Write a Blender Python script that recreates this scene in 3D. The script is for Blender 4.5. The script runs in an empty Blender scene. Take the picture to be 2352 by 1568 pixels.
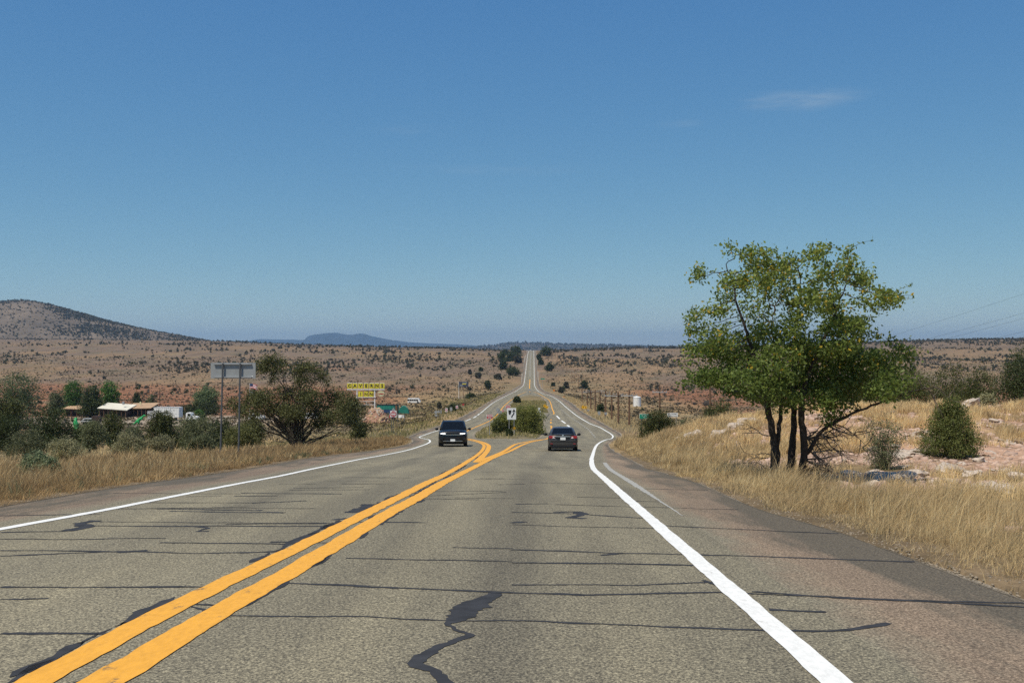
import bpy, math, random
import numpy as np
from mathutils import Vector, Matrix

# ------------------------------------------------------------------ camera, sky, sun, exposure
sc = bpy.context.scene
COL = sc.collection
F, UC, VH = 2352.0, 1176.0, 800.0        # focal length in photo units, optical centre column, eye-level row
EYE = 1.37
cam_d = bpy.data.cameras.new("camera")
cam_d.sensor_width = 36.0
cam_d.lens = 36.0
cam_d.shift_y = 16.0 / 2352.0
cam_d.clip_start = 0.1
cam_d.clip_end = 80000.0
cam = bpy.data.objects.new("camera", cam_d)
COL.objects.link(cam)
cam.location = (0, 0, EYE)
cam.rotation_euler = (math.pi / 2, 0, 0)
sc.camera = cam

TO_SUN = Vector((-0.30, -0.34, 0.89)).normalized()
SUN_EL = math.asin(TO_SUN.z)
SUN_AZ = math.atan2(TO_SUN.x, TO_SUN.y)
world = bpy.data.worlds.new("World")
sc.world = world
world.use_nodes = True
wn, wl = world.node_tree.nodes, world.node_tree.links
wn.clear()
w_out = wn.new("ShaderNodeOutputWorld")
w_bg = wn.new("ShaderNodeBackground")
w_sky = wn.new("ShaderNodeTexSky")
w_sky.sky_type = 'NISHITA'
w_sky.sun_disc = False
w_sky.sun_elevation = SUN_EL
w_sky.sun_rotation = SUN_AZ % (2 * math.pi)
w_sky.altitude = 1650.0
w_sky.air_density = 0.7
w_sky.dust_density = 1.0
w_sky.ozone_density = 10.0
w_bg.inputs[1].default_value = 0.1
# thin streaks of cirrus, part of the sky itself
w_tc = wn.new("ShaderNodeTexCoord")
def _wisp(u, v, su, sv, rot, amount, seed):
    d = Vector(((u - UC) / F, 1.0, (VH - v) / F)).normalized()
    mp = wn.new("ShaderNodeMapping")
    mp.vector_type = 'POINT'
    mp.inputs['Location'].default_value = (-d.x, 0, -d.z)
    wl.new(w_tc.outputs['Generated'], mp.inputs['Vector'])
    m2 = wn.new("ShaderNodeMapping")
    m2.vector_type = 'POINT'
    m2.inputs['Rotation'].default_value = (0, rot, 0)
    m2.inputs['Scale'].default_value = (1 / su, 0.0, 1 / sv)
    wl.new(mp.outputs[0], m2.inputs['Vector'])
    ln = wn.new("ShaderNodeVectorMath"); ln.operation = 'LENGTH'
    wl.new(m2.outputs[0], ln.inputs[0])
    mr = wn.new("ShaderNodeMapRange")
    mr.interpolation_type = 'SMOOTHSTEP'
    mr.inputs[1].default_value = 1.0; mr.inputs[2].default_value = 0.0
    mr.inputs[3].default_value = 0.0; mr.inputs[4].default_value = 1.0
    wl.new(ln.outputs[1], mr.inputs[0])
    m3 = wn.new("ShaderNodeMapping")
    m3.inputs['Rotation'].default_value = (0, rot, 0)
    m3.inputs['Scale'].default_value = (14, 6, 90)
    m3.inputs['Location'].default_value = (seed, seed, 0)
    wl.new(mp.outputs[0], m3.inputs['Vector'])
    nz = wn.new("ShaderNodeTexNoise")
    nz.inputs['Scale'].default_value = 1.6
    nz.inputs['Detail'].default_value = 5
    wl.new(m3.outputs[0], nz.inputs['Vector'])
    nr = wn.new("ShaderNodeMapRange")
    nr.inputs[1].default_value = 0.35; nr.inputs[2].default_value = 0.75
    wl.new(nz.outputs[0], nr.inputs[0])
    mu = wn.new("ShaderNodeMath"); mu.operation = 'MULTIPLY'
    wl.new(mr.outputs[0], mu.inputs[0]); wl.new(nr.outputs[0], mu.inputs[1])
    mu2 = wn.new("ShaderNodeMath"); mu2.operation = 'MULTIPLY'
    mu2.inputs[1].default_value = amount
    wl.new(mu.outputs[0], mu2.inputs[0])
    return mu2.outputs[0]
_ws = [_wisp(1835, 230, 0.075, 0.0135, -0.09, 0.55, 3.1), _wisp(1560, 285, 0.03, 0.006, 0.05, 0.2, 8.3),
       _wisp(960, 300, 0.06, 0.008, 0.05, 0.14, 5.7), _wisp(1150, 390, 0.16, 0.008, -0.03, 0.10, 1.2)]
acc = _ws[0]
for s_ in _ws[1:]:
    ad = wn.new("ShaderNodeMath"); ad.operation = 'ADD'
    wl.new(acc, ad.inputs[0]); wl.new(s_, ad.inputs[1]); acc = ad.outputs[0]
w_mix = wn.new("ShaderNodeMix"); w_mix.data_type = 'RGBA'
w_mix.inputs[7].default_value = (3.6, 4.6, 5.6, 1)
# the camera's softer contrast and white balance on the sky as a whole
w_se = wn.new("ShaderNodeSeparateColor"); w_co = wn.new("ShaderNodeCombineColor")
wl.new(w_sky.outputs[0], w_se.inputs[0])
for i_, (pw_, mu_) in enumerate(((1.05, 1.31), (0.70, 1.84), (0.30, 3.28))):
    p_ = wn.new("ShaderNodeMath"); p_.operation = 'POWER'; p_.inputs[1].default_value = pw_
    m_ = wn.new("ShaderNodeMath"); m_.operation = 'MULTIPLY'; m_.inputs[1].default_value = mu_
    wl.new(w_se.outputs[i_], p_.inputs[0]); wl.new(p_.outputs[0], m_.inputs[0]); wl.new(m_.outputs[0], w_co.inputs[i_])
wl.new(acc, w_mix.inputs[0]); wl.new(w_co.outputs[0], w_mix.inputs[6])
wl.new(w_mix.outputs[2], w_bg.inputs[0]); wl.new(w_bg.outputs[0], w_out.inputs[0])

sun_d = bpy.data.lights.new("sun", 'SUN')
sun_d.energy = 4.5
sun_d.angle = math.radians(0.53)
sun_d.color = (1.0, 0.915, 0.77)
sun = bpy.data.objects.new("sun", sun_d)
COL.objects.link(sun)
sun.rotation_euler = TO_SUN.to_track_quat('Z', 'Y').to_euler()

sc.view_settings.view_transform = 'Standard'
sc.view_settings.look = 'None'
sc.view_settings.exposure = 0.0
sc.view_settings.gamma = 1.0
sc.view_settings.use_curve_mapping = False
sc.render.engine = 'CYCLES'
sc.cycles.max_bounces = 6
sc.cycles.transparent_max_bounces = 8
sc.cycles.volume_bounces = 0
sc.cycles.use_denoising = False

R = np.random.default_rng(7)
PI = math.pi

# ------------------------------------------------------------------ noise
def _hash(ix, iy, seed):
    h = (ix * 374761393 + iy * 668265263 + seed * 974634777) & 0xFFFFFFFF
    h = ((h ^ (h >> 13)) * 1274126177) & 0xFFFFFFFF
    return ((h ^ (h >> 16)) & 0xFFFF) / 65535.0
def vnoise(x, y, seed=0):
    x = np.asarray(x, float); y = np.asarray(y, float)
    fx = np.floor(x); fy = np.floor(y)
    ix = fx.astype(np.int64); iy = fy.astype(np.int64)
    tx = x - fx; ty = y - fy
    tx = tx * tx * (3 - 2 * tx); ty = ty * ty * (3 - 2 * ty)
    a = _hash(ix, iy, seed); b = _hash(ix + 1, iy, seed)
    c = _hash(ix, iy + 1, seed); d = _hash(ix + 1, iy + 1, seed)
    return (a + (b - a) * tx) * (1 - ty) + (c + (d - c) * tx) * ty
def fbm(x, y, seed=0, octv=4):
    s = 0.0; a = 0.5; t = 0.0
    for k in range(octv):
        s = s + a * vnoise(np.asarray(x) * 2 ** k, np.asarray(y) * 2 ** k, seed + k * 17); t += a; a *= 0.5
    return s / t
def sstep(a, b, x):
    t = np.clip((np.asarray(x, float) - a) / (b - a), 0, 1)
    return t * t * (3 - 2 * t)
def pchip(xs, ys):
    xs = np.asarray(xs, float); ys = np.asarray(ys, float)
    h = np.diff(xs); dl = np.diff(ys) / h
    m = np.zeros_like(ys)
    m[0] = dl[0]; m[-1] = dl[-1]
    for i in range(1, len(xs) - 1):
        if dl[i - 1] * dl[i] > 0:
            w1 = 2 * h[i] + h[i - 1]; w2 = h[i] + 2 * h[i - 1]
            m[i] = (w1 + w2) / (w1 / dl[i - 1] + w2 / dl[i])
    def f(x):
        x = np.asarray(x, float)
        i = np.clip(np.searchsorted(xs, x) - 1, 0, len(xs) - 2)
        t = np.clip((x - xs[i]) / h[i], 0, 1)
        t2 = t * t; t3 = t2 * t
        return ((2 * t3 - 3 * t2 + 1) * ys[i] + (t3 - 2 * t2 + t) * h[i] * m[i]
                + (-2 * t3 + 3 * t2) * ys[i + 1] + (t3 - t2) * h[i] * m[i + 1])
    return f

# ------------------------------------------------------------------ lie of the land
# road profile: distance -> row at which the photo shows the pavement, turned into heights
_prof = [(15, 1161), (20, 1115), (25, 1093), (29, 1080), (34, 1068), (40, 1057), (50, 1045), (59, 1036), (68.6, 1025.6),
         (80, 1017.5), (95, 1010.3), (115, 1005), (122, 1000.5), (130, 993), (142, 983.5), (155, 974), (190, 957), (240, 941),
         (290, 930), (340, 920.5), (400, 913), (460, 907), (530, 901.5), (590, 897.5), (640, 892), (700, 883), (790, 866),
         (880, 851), (975, 837.5), (1150, 823), (1350, 812.5), (1620, 805)]
_py = [-60, -30, 0, 5, 10] + [p[0] for p in _prof] + [1900, 2300, 3000]
_pz = [-0.0621 * y for y in (-60, -30, 0, 5, 10)] + [EYE - (p[1] - VH) / F * p[0] for p in _prof] + [EYE - 5.5, EYE - 10, EYE - 14]
P_s = pchip(_py, _pz)
ROWS = np.unique(np.concatenate([np.arange(-40, 40, 0.5), 40 * (1950 / 40.0) ** np.linspace(0, 1, 330)]))
_rz = P_s(ROWS)
def P(y):
    return np.interp(y, ROWS, _rz)
_vv = VH + (EYE - _rz[ROWS > 1.5]) / ROWS[ROWS > 1.5] * F
_vy = ROWS[ROWS > 1.5]
def row_to_dist(v):
    k = np.where(_vy <= 1620)[0]
    a = np.minimum.accumulate(_vv[k])
    return np.interp(-np.asarray(v, float), -a, _vy[k])
def line(pts, pre=None):
    """picture measurements of a line on the pavement -> lateral position as a function of distance"""
    p = np.array(pts, float)
    y = row_to_dist(p[:, 1]); x = (p[:, 0] - UC) / F * y
    o = np.argsort(y); y, x = y[o], x[o]
    keep = np.concatenate([[True], np.diff(y) > 0.4]); y, x = y[keep], x[keep]
    return y, x
def edge(pts, smooth=2.0):
    y, x = line(pts)
    s0 = (x[2] - x[0]) / (y[2] - y[0]) if len(y) > 2 else 0
    s1 = (x[-1] - x[-3]) / (y[-1] - y[-3])
    y = np.concatenate([[-60], y, [2000]]); x = np.concatenate([[x[0] + s0 * (-60 - y[1])], x, [x[-1] + s1 * (2000 - y[-2])]])
    g = pchip(y, x)
    yy = ROWS; xx = g(yy)
    # light smoothing over ~4 % of the distance
    out = xx.copy()
    for i, a in enumerate(yy):
        w = max(1.0, 0.035 * a)
        k = np.abs(yy - a) <= w
        out[i] = xx[k].mean()
    return lambda q: np.interp(q, yy, out)

WR = edge([(1921, 1568), (1788, 1451), (1683.5, 1359), (1588, 1275), (1530, 1224), (1480, 1180), (1440, 1145),
           (1405, 1114), (1383, 1094), (1367, 1080.8), (1360, 1068.7), (1362, 1046.6), (1368, 1028.5), (1376, 1018.4), (1394, 1009.5), (1409, 1004.3),
           (1407, 998.3), (1393.2, 990.2), (1380, 982), (1357, 974), (1331.4, 958.8), (1310.6, 943.3), (1287.8, 923.6), (1267, 910), (1246.3, 903.9),
           (1233.8, 895.6), (1228.7, 887.3), (1227.6, 874.8), (1227, 837.5), (1226.2, 805.3)])
ER = edge([(2352, 1377), (1900, 1210), (1780, 1183), (1703, 1153), (1643, 1127), (1592.6, 1105), (1542, 1091), (1492, 1076.8), (1451.6, 1056.7),
           (1415, 1038), (1400, 1026), (1399, 1018), (1412, 1010), (1429.5, 1003.5), (1424, 995), (1405, 985), (1371, 965), (1336, 945), (1313, 926), (1281, 909),
           (1255.5, 900), (1242, 891.4), (1237, 879), (1232.8, 837.5), (1230, 805.3)])
WL = edge([(0, 1215), (250, 1170), (500, 1120), (750, 1070), (861, 1048.5), (915.5, 1038.2), (949, 1030), (974, 1021.4), (985.8, 1015.5), (985, 1010.4),
           (971, 1006.7), (959.4, 1003.8), (985.8, 995), (1007.8, 988.4), (1074, 965), (1090.7, 957.8), (1126, 929.8), (1144.6, 918.4), (1171.6, 904.9),
           (1192.4, 893.5), (1202.7, 885.2), (1204.8, 874.8), (1207, 858), (1209.4, 837.5), (1212, 816.7), (1215.2, 805.3)])
EL = edge([(0, 1164), (250, 1122), (500, 1087), (750, 1047), (861, 1033.8), (905, 1027.2), (931.6, 1021.4), (946, 1014.8), (946, 1009.7), (937.5, 1003),
           (963.8, 992.8), (1000.5, 981), (1047, 964), (1076, 950), (1107, 934), (1126, 922), (1158, 904.5), (1182, 893), (1197, 884), (1200, 870), (1204, 837.5), (1209, 816), (1212, 805.3)])
YM = edge([(81.8, 1568), (195.3, 1499.4), (317.4, 1437), (439.4, 1374), (561.5, 1317), (691.4, 1254), (779.3, 1210), (867.2, 1166), (955, 1122), (1043, 1078), (1072.3, 1060.6),
           (1103, 1039), (1110.3, 1029.4), (1111.8, 1023.6), (1107.4, 1019.2), (1095.7, 1014.8), (1078, 1010.4), (1062, 1006), (1059, 1001), (1066, 994), (1076, 988),
           (1103, 976.5), (1124, 967), (1142.6, 951.6), (1157, 933), (1171.6, 920.5), (1192.4, 907), (1213, 896.6), (1215.5, 887), (1216.5, 875), (1217.5, 837.5), (1220, 805.3)])
YN = edge([(236.8, 1568), (351.5, 1499.4), (439.4, 1443.3), (524.9, 1392), (657.7, 1320.8), (720.7, 1280), (808.6, 1230), (867, 1192.4), (955, 1145.5), (1043, 1095.7), (1101.6, 1066.4),
           (1145.6, 1045.9), (1189.5, 1026.9), (1218.8, 1015.2), (1245, 1010.2), (1262, 1004), (1267, 997), (1268, 988), (1266, 975), (1266, 965), (1270, 955), (1273, 949),
           (1269.3, 940), (1265.6, 927.2), (1258.3, 916.2), (1240, 905.5), (1222, 897.6), (1217.5, 887), (1218, 875), (1218.6, 837.5), (1220.8, 805.3)])
ISL0, ISL1 = 109.0, 475.0
def _isl(y):      # inner pavement edges round the grassy island
    a = YM(y) + 1.3; b = YN(y) - 1.0
    c = 0.5 * (YM(y) + YN(y))
    k = sstep(ISL0 - 0.2, ISL0 + 2.5, y) * (1 - sstep(ISL1 - 60, ISL1, y))
    inside = (y > ISL0) & (y < ISL1) & (b > a)
    return np.where(inside, c + (a - c) * k, c), np.where(inside, c + (b - c) * k, c)
SEAM_R = lambda y: np.minimum(WR(y) + 0.45 + 0.25 * sstep(60, 300, y), ER(y) - 0.1)
SEAM_L = lambda y: np.maximum(WL(y) - 0.35, EL(y) + 0.1)

_side = pchip([-60, 0, 20, 40, 60, 85, 110, 130, 200, 252, 300, 340, 390, 470, 560, 640, 700, 790],
              [P(-60), P(0) - .2, P(20) - .25, P(40) - .3, EYE - 6.4, EYE - 8.6, EYE - 11.0, EYE - 12.8, EYE - 17.3, EYE - 19.2, EYE - 20.2, EYE - 21.4, EYE - 22.6, EYE - 24.2, EYE - 25.4, EYE - 25.6, EYE - 24.7, P(790)])
_bank = pchip([-60, 0, 10, 18, 25, 32, 36, 40, 45, 49, 56, 66, 80, 100, 3000], [0.2, 0.15, 0.05, -0.05, 0.02, 0.5, 1.05, 1.65, 2.3, 2.55, 2.55, 1.9, 0.9, 0, 0])
_skyv = pchip([-3000, -600, 0, 460, 600, 900, 1100, 1190, 1245, 1350, 1600, 1800, 1950, 2080, 2352, 2900, 6000],
              [770, 776, 779, 783, 788, 797, 800.5, 804, 804, 800, 797, 793, 788, 783.5, 778.5, 772, 772])
def T(x, y):
    x = np.asarray(x, float); y = np.asarray(y, float)
    el, er = EL(y), ER(y)
    dl = el - x; dr = x - er
    p = P(y)
    d = np.maximum(dl, dr)
    side = np.where(y < 790, _side(np.clip(y, -60, 790)), p)
    z = p + (side - p) * sstep(1.0, 24.0, d)
    near = 1 - sstep(60, 110, y)
    z = z - 0.12 * sstep(0.4, 2.0, d) * (1 - sstep(500, 800, y))
    # limestone bank on the right
    prof = np.interp(dr, [0, 1.2, 2.4, 5, 10, 18, 40, 90], [0, 0.08, 0.33, 0.74, 1.0, 1.05, 1.1, 1.0])
    z = z + np.where(dr > 0, _bank(y) * prof, 0)
    # rolling unevenness, growing away from the pavement
    un = sstep(1.0, 12.0, d)
    z = z + un * (fbm(x / 7.0, y / 7.0, 3, 3) - 0.5) * (0.35 + 0.0022 * np.clip(y, 0, 900))
    z = z + un * sstep(200, 500, y) * (fbm(x / 90.0, y / 90.0, 9, 3) - 0.5) * 3.0 * sstep(10, 80, d)
    z = z + sstep(15, 120, d) * sstep(700, 1300, y) * (fbm(x / 260.0, y / 260.0, 21, 3) - 0.5) * 9.0
    # the far plateau: heights that rise to left and right
    u = UC + F * x / np.maximum(y, 50)
    zf = EYE - (_skyv(u) - VH) / F * 2250.0
    k = sstep(950, 2250, y)
    z = z + (zf - z) * k * sstep(8, 160, d)
    z = np.where(y > 2250, zf - (np.minimum(y, 3200) - 2250) * 0.013, z)
    # island and the bed under the pavement
    a, b = _isl(y)
    inisl = (x > a) & (x < b)
    di = np.minimum(x - a, b - x)
    z = np.where(inisl, z + 0.25 * sstep(0.2, 2.5, di) , z)
    bed = (d < -0.05) & ((x < a + 0.1) | (x > b - 0.1)) & (y < 1960)
    z = np.where(bed, p - 0.22 - 0.0012 * np.clip(y, 0, 2000), z)
    return z
def ground_hit(u, v, y0=8.0, y1=2600.0):
    """first point of the land on the line of sight through a photo position"""
    ys = y0 * (y1 / y0) ** np.linspace(0, 1, 3000)
    xs = (u - UC) / F * ys
    zs = EYE - (v - VH) / F * ys
    k = np.where(T(xs, ys) >= zs)[0]
    i = k[0] if len(k) else len(ys) - 1
    return float(xs[i]), float(ys[i]), float(T(xs[i], ys[i]))
def at(u, y):
    x = (u - UC) / F * y
    return float(x), float(y), float(T(x, y))
def hpx(n, y):
    return n * y / F

# ------------------------------------------------------------------ mesh helpers
class MB:
    def __init__(s): s.v = []; s.f = []; s.n = 0
    def add(s, verts, faces):
        b = s.n
        s.v.extend([tuple(map(float, p)) for p in verts]); s.n += len(verts)
        s.f.extend([tuple(int(i) + b for i in f) for f in faces])
        return s
    def box(s, c, d, rz=0.0, rx=0.0, ry=0.0, taper=1.0):
        m = Matrix.Rotation(rz, 3, 'Z') @ Matrix.Rotation(ry, 3, 'Y') @ Matrix.Rotation(rx, 3, 'X')
        vs = []
        for k in (-1, 1):
            t = taper if k == 1 else 1.0
            for i, j in ((-1, -1), (1, -1), (1, 1), (-1, 1)):
                p = m @ Vector((i * d[0] / 2 * t, j * d[1] / 2 * t, k * d[2] / 2))
                vs.append((c[0] + p.x, c[1] + p.y, c[2] + p.z))
        return s.add(vs, [(3, 2, 1, 0), (4, 5, 6, 7), (0, 1, 5, 4), (1, 2, 6, 5), (2, 3, 7, 6), (3, 0, 4, 7)])
    def tube(s, pts, rad, n=6, cap=True):
        pts = [Vector(p) for p in pts]
        if not hasattr(rad, '__len__'): rad = [rad] * len(pts)
        rings = []
        for i, p in enumerate(pts):
            d = (pts[min(i + 1, len(pts) - 1)] - pts[max(i - 1, 0)])
            if d.length < 1e-9: d = Vector((0, 0, 1))
            d.normalize()
            a = d.cross(Vector((0, 0, 1)) if abs(d.z) < 0.9 else Vector((1, 0, 0))).normalized(); b = d.cross(a)
            rings.append([p + (a * math.cos(t) + b * math.sin(t)) * rad[i] for t in [2 * PI * k / n for k in range(n)]])
        vs = [q for r in rings for q in r]; fs = []
        for i in range(len(pts) - 1):
            for k in range(n):
                fs.append((i * n + k, i * n + (k + 1) % n, (i + 1) * n + (k + 1) % n, (i + 1) * n + k))
        if cap:
            fs.append(tuple(range(n))[::-1]); fs.append(tuple((len(pts) - 1) * n + k for k in range(n)))
        return s.add(vs, fs)
    def lathe(s, prof, c=(0, 0, 0), axis='z', n=20):
        vs = []; fs = []
        for r, h in prof:
            for k in range(n):
                t = 2 * PI * k / n
                if axis == 'z': vs.append((c[0] + r * math.cos(t), c[1] + r * math.sin(t), c[2] + h))
                elif axis == 'x': vs.append((c[0] + h, c[1] + r * math.cos(t), c[2] + r * math.sin(t)))
                else: vs.append((c[0] + r * math.cos(t), c[1] + h, c[2] + r * math.sin(t)))
        for i in range(len(prof) - 1):
            for k in range(n):
                fs.append((i * n + k, i * n + (k + 1) % n, (i + 1) * n + (k + 1) % n, (i + 1) * n + k))
        fs.append(tuple(range(n))[::-1]); fs.append(tuple((len(prof) - 1) * n + k for k in range(n)))
        return s.add(vs, fs)
    def prism(s, poly, y0, y1, c=(0, 0, 0)):
        """polygon in the x-z plane pushed along y"""
        n = len(poly)
        vs = [(c[0] + x, c[1] + y0, c[2] + z) for x, z in poly] + [(c[0] + x, c[1] + y1, c[2] + z) for x, z in poly]
        fs = [tuple(range(n)), tuple(range(2 * n - 1, n - 1, -1))]
        for k in range(n): fs.append((k, n + k, n + (k + 1) % n, (k + 1) % n))
        return s.add(vs, fs)
    def loft(s, rings, closed=True, caps=True):
        n = len(rings[0]); vs = [p for r in rings for p in r]; fs = []
        for i in range(len(rings) - 1):
            for k in range(n if closed else n - 1):
                fs.append((i * n + k, i * n + (k + 1) % n, (i + 1) * n + (k + 1) % n, (i + 1) * n + k))
        if caps and closed:
            fs.append(tuple(range(n))[::-1]); fs.append(tuple((len(rings) - 1) * n + k for k in range(n)))
        return s.add(vs, fs)
    def blob(s, c, r, rng, sub=2, rough=0.25, flat=False):
        """an uneven stone"""
        vs, fs = ICO[sub]
        ph = rng.random(3) * 50
        q = vs * 1.0
        w = 1 + rough * (fbm(q[:, 0] * 1.3 + ph[0], q[:, 1] * 1.3 + q[:, 2] * 1.7 + ph[1], int(ph[2]), 2) - 0.5) * 2
        q = q * w[:, None]
        q = np.sign(q) * np.abs(q) ** 0.85
        q = q * np.array(r)
        a = rng.random() * 6.28
        ca, sa = math.cos(a), math.sin(a)
        q = np.stack([q[:, 0] * ca - q[:, 1] * sa, q[:, 0] * sa + q[:, 1] * ca, q[:, 2]], 1) + np.array(c)
        return s.add(q, fs)
    def mesh(s, name, smooth=False):
        me = bpy.data.meshes.new(name)
        me.from_pydata(s.v, [], s.f)
        if smooth: me.shade_smooth()
        me.update()
        return me
def _ico():
    t = (1 + 5 ** .5) / 2
    v = [(-1, t, 0), (1, t, 0), (-1, -t, 0), (1, -t, 0), (0, -1, t), (0, 1, t), (0, -1, -t), (0, 1, -t), (t, 0, -1), (t, 0, 1), (-t, 0, -1), (-t, 0, 1)]
    f = [(0, 11, 5), (0, 5, 1), (0, 1, 7), (0, 7, 10), (0, 10, 11), (1, 5, 9), (5, 11, 4), (11, 10, 2), (10, 7, 6), (7, 1, 8), (3, 9, 4), (3, 4, 2), (3, 2, 6), (3, 6, 8), (3, 8, 9), (4, 9, 5), (2, 4, 11), (6, 2, 10), (8, 6, 7), (9, 8, 1)]
    out = {}
    v = [np.array(p) / np.linalg.norm(p) for p in v]
    for lv in (1, 2, 3, 4):
        out[lv] = (np.array(v), list(f))
        cache = {}; nf = []
        def mid(a, b):
            k = (min(a, b), max(a, b))
            if k not in cache:
                m = v[a] + v[b]; v.append(m / np.linalg.norm(m)); cache[k] = len(v) - 1
            return cache[k]
        for a, b, c in f:
            ab, bc, ca = mid(a, b), mid(b, c), mid(c, a)
            nf += [(a, ab, ca), (b, bc, ab), (c, ca, bc), (ab, bc, ca)]
        f = nf
    return out
ICO = _ico()
def np_mesh(name, verts, faces, tint=None, smooth=False, attr='tint'):
    """verts (N,3), faces (M,k) arrays; tint: one number or colour per face"""
    me = bpy.data.meshes.new(name)
    verts = np.ascontiguousarray(verts, dtype=np.float32); faces = np.ascontiguousarray(faces, dtype=np.int32)
    m, k = faces.shape
    me.vertices.add(len(verts)); me.vertices.foreach_set('co', verts.ravel())
    me.loops.add(m * k); me.loops.foreach_set('vertex_index', faces.ravel())
    me.polygons.add(m); me.polygons.foreach_set('loop_start', np.arange(m, dtype=np.int32) * k)
    me.polygons.foreach_set('loop_total', np.full(m, k, dtype=np.int32))
    if tint is not None:
        t = np.asarray(tint, dtype=np.float32)
        if t.ndim == 1:
            a = me.attributes.new(attr, 'FLOAT', 'FACE'); a.data.foreach_set('value', t)
        else:
            a = me.attributes.new(attr, 'FLOAT_COLOR', 'FACE')
            a.data.foreach_set('color', np.concatenate([t, np.ones((len(t), 1), np.float32)], 1).ravel())
    me.update(calc_edges=True)
    if smooth: me.shade_smooth()
    return me
def link(name, me, m=None, parent=None, loc=(0, 0, 0), rz=0.0):
    o = bpy.data.objects.new(name, me); COL.objects.link(o)
    if m is not None and not me.materials: me.materials.append(m)
    o.location = loc; o.rotation_euler = (0, 0, rz)
    if parent is not None: o.parent = parent
    return o
def part(name, mb, m, parent, smooth=False):
    return link(name, mb.mesh(name, smooth), m, parent)
def tag(o, label, cat, group=None, kind=None):
    if label: o['label'] = label
    if cat: o['category'] = cat
    if group: o['group'] = group
    if kind: o['kind'] = kind
    return o
def thing(name, label, cat, loc=(0, 0, 0), rz=0.0, group=None):
    o = bpy.data.objects.new(name, None); COL.objects.link(o)
    o.empty_display_size = 0.2
    o.location = loc; o.rotation_euler = (0, 0, rz)
    return tag(o, label, cat, group)
def text_mesh(body, size, depth=0.01, bold=0.0):
    cu = bpy.data.curves.new('lettering', 'FONT')
    cu.body = body; cu.size = size; cu.extrude = depth; cu.offset = bold
    cu.align_x = 'CENTER'; cu.align_y = 'CENTER'; cu.resolution_u = 3
    o = bpy.data.objects.new('lettering', cu); COL.objects.link(o)
    dg = bpy.context.evaluated_depsgraph_get(); dg.update()
    me = bpy.data.meshes.new_from_object(o.evaluated_get(dg))
    bpy.data.objects.remove(o); bpy.data.curves.remove(cu)
    return me
def lettering(body, size, m, parent, loc, depth=0.008, bold=0.0, sx=1.0, tilt=0.0, name='lettering'):
    """upright lettering facing -y"""
    me = text_mesh(body, size, depth, bold)
    o = link(name, me, None, parent)
    me.materials.clear(); me.materials.append(m)
    o.location = loc; o.rotation_euler = (PI / 2, tilt, 0); o.scale = (sx, 1, 1)
    return o

# ------------------------------------------------------------------ materials
def new_mat(name):
    m = bpy.data.materials.new(name); m.use_nodes = True
    nt = m.node_tree; b = nt.nodes['Principled BSDF']
    return m, nt, b
def N(nt, typ, **kw):
    n = nt.nodes.new(typ)
    for k, v in kw.items(): setattr(n, k, v)
    return n
def noise(nt, scale, detail=4, coord='Object', dist=0.0, stretch=None, rough=0.5):
    tc = N(nt, 'ShaderNodeTexCoord'); src = tc.outputs[coord]
    if stretch:
        mp = N(nt, 'ShaderNodeMapping'); mp.inputs['Scale'].default_value = stretch
        nt.links.new(src, mp.inputs[0]); src = mp.outputs[0]
    n = N(nt, 'ShaderNodeTexNoise'); n.inputs['Scale'].default_value = scale; n.inputs['Detail'].default_value = detail
    n.inputs['Roughness'].default_value = rough; n.inputs['Distortion'].default_value = dist
    nt.links.new(src, n.inputs['Vector'])
    return n.outputs[0]
def ramp(nt, fac, stops):
    r = N(nt, 'ShaderNodeValToRGB')
    e = r.color_ramp.elements
    while len(e) < len(stops): e.new(0.5)
    for i, (p, c) in enumerate(stops):
        e[i].position = p; e[i].color = (c[0], c[1], c[2], 1)
    nt.links.new(fac, r.inputs[0])
    return r.outputs[0]
def mixc(nt, fac, a, b, mode='MIX'):
    m = N(nt, 'ShaderNodeMix', data_type='RGBA', blend_type=mode)
    for sock, val in ((m.inputs[0], fac), (m.inputs[6], a), (m.inputs[7], b)):
        if hasattr(val, 'is_output'): nt.links.new(val, sock)
        elif hasattr(val, '__len__'): sock.default_value = (val[0], val[1], val[2], 1)
        else: sock.default_value = val
    return m.outputs[2]
def bump(nt, b, h, strength=0.3, dist=0.02):
    bp = N(nt, 'ShaderNodeBump'); bp.inputs['Strength'].default_value = strength; bp.inputs['Distance'].default_value = dist
    nt.links.new(h, bp.inputs['Height']); nt.links.new(bp.outputs[0], b.inputs['Normal'])
def plain(name, col, rough=0.6, metal=0.0, var=0.12, scale=6.0, spec=0.4, coat=0.0):
    m, nt, b = new_mat(name)
    b.inputs['Roughness'].default_value = rough; b.inputs['Metallic'].default_value = metal
    b.inputs['Specular IOR Level'].default_value = spec
    b.inputs['Coat Weight'].default_value = coat
    if var > 0:
        n = noise(nt, scale, 5)
        c = ramp(nt, n, [(0.3, [x * (1 - var) for x in col]), (0.7, [min(1, x * (1 + var)) for x in col])])
        nt.links.new(c, b.inputs['Base Color'])
    else:
        b.inputs['Base Color'].default_value = (*col, 1)
    return m
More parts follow.
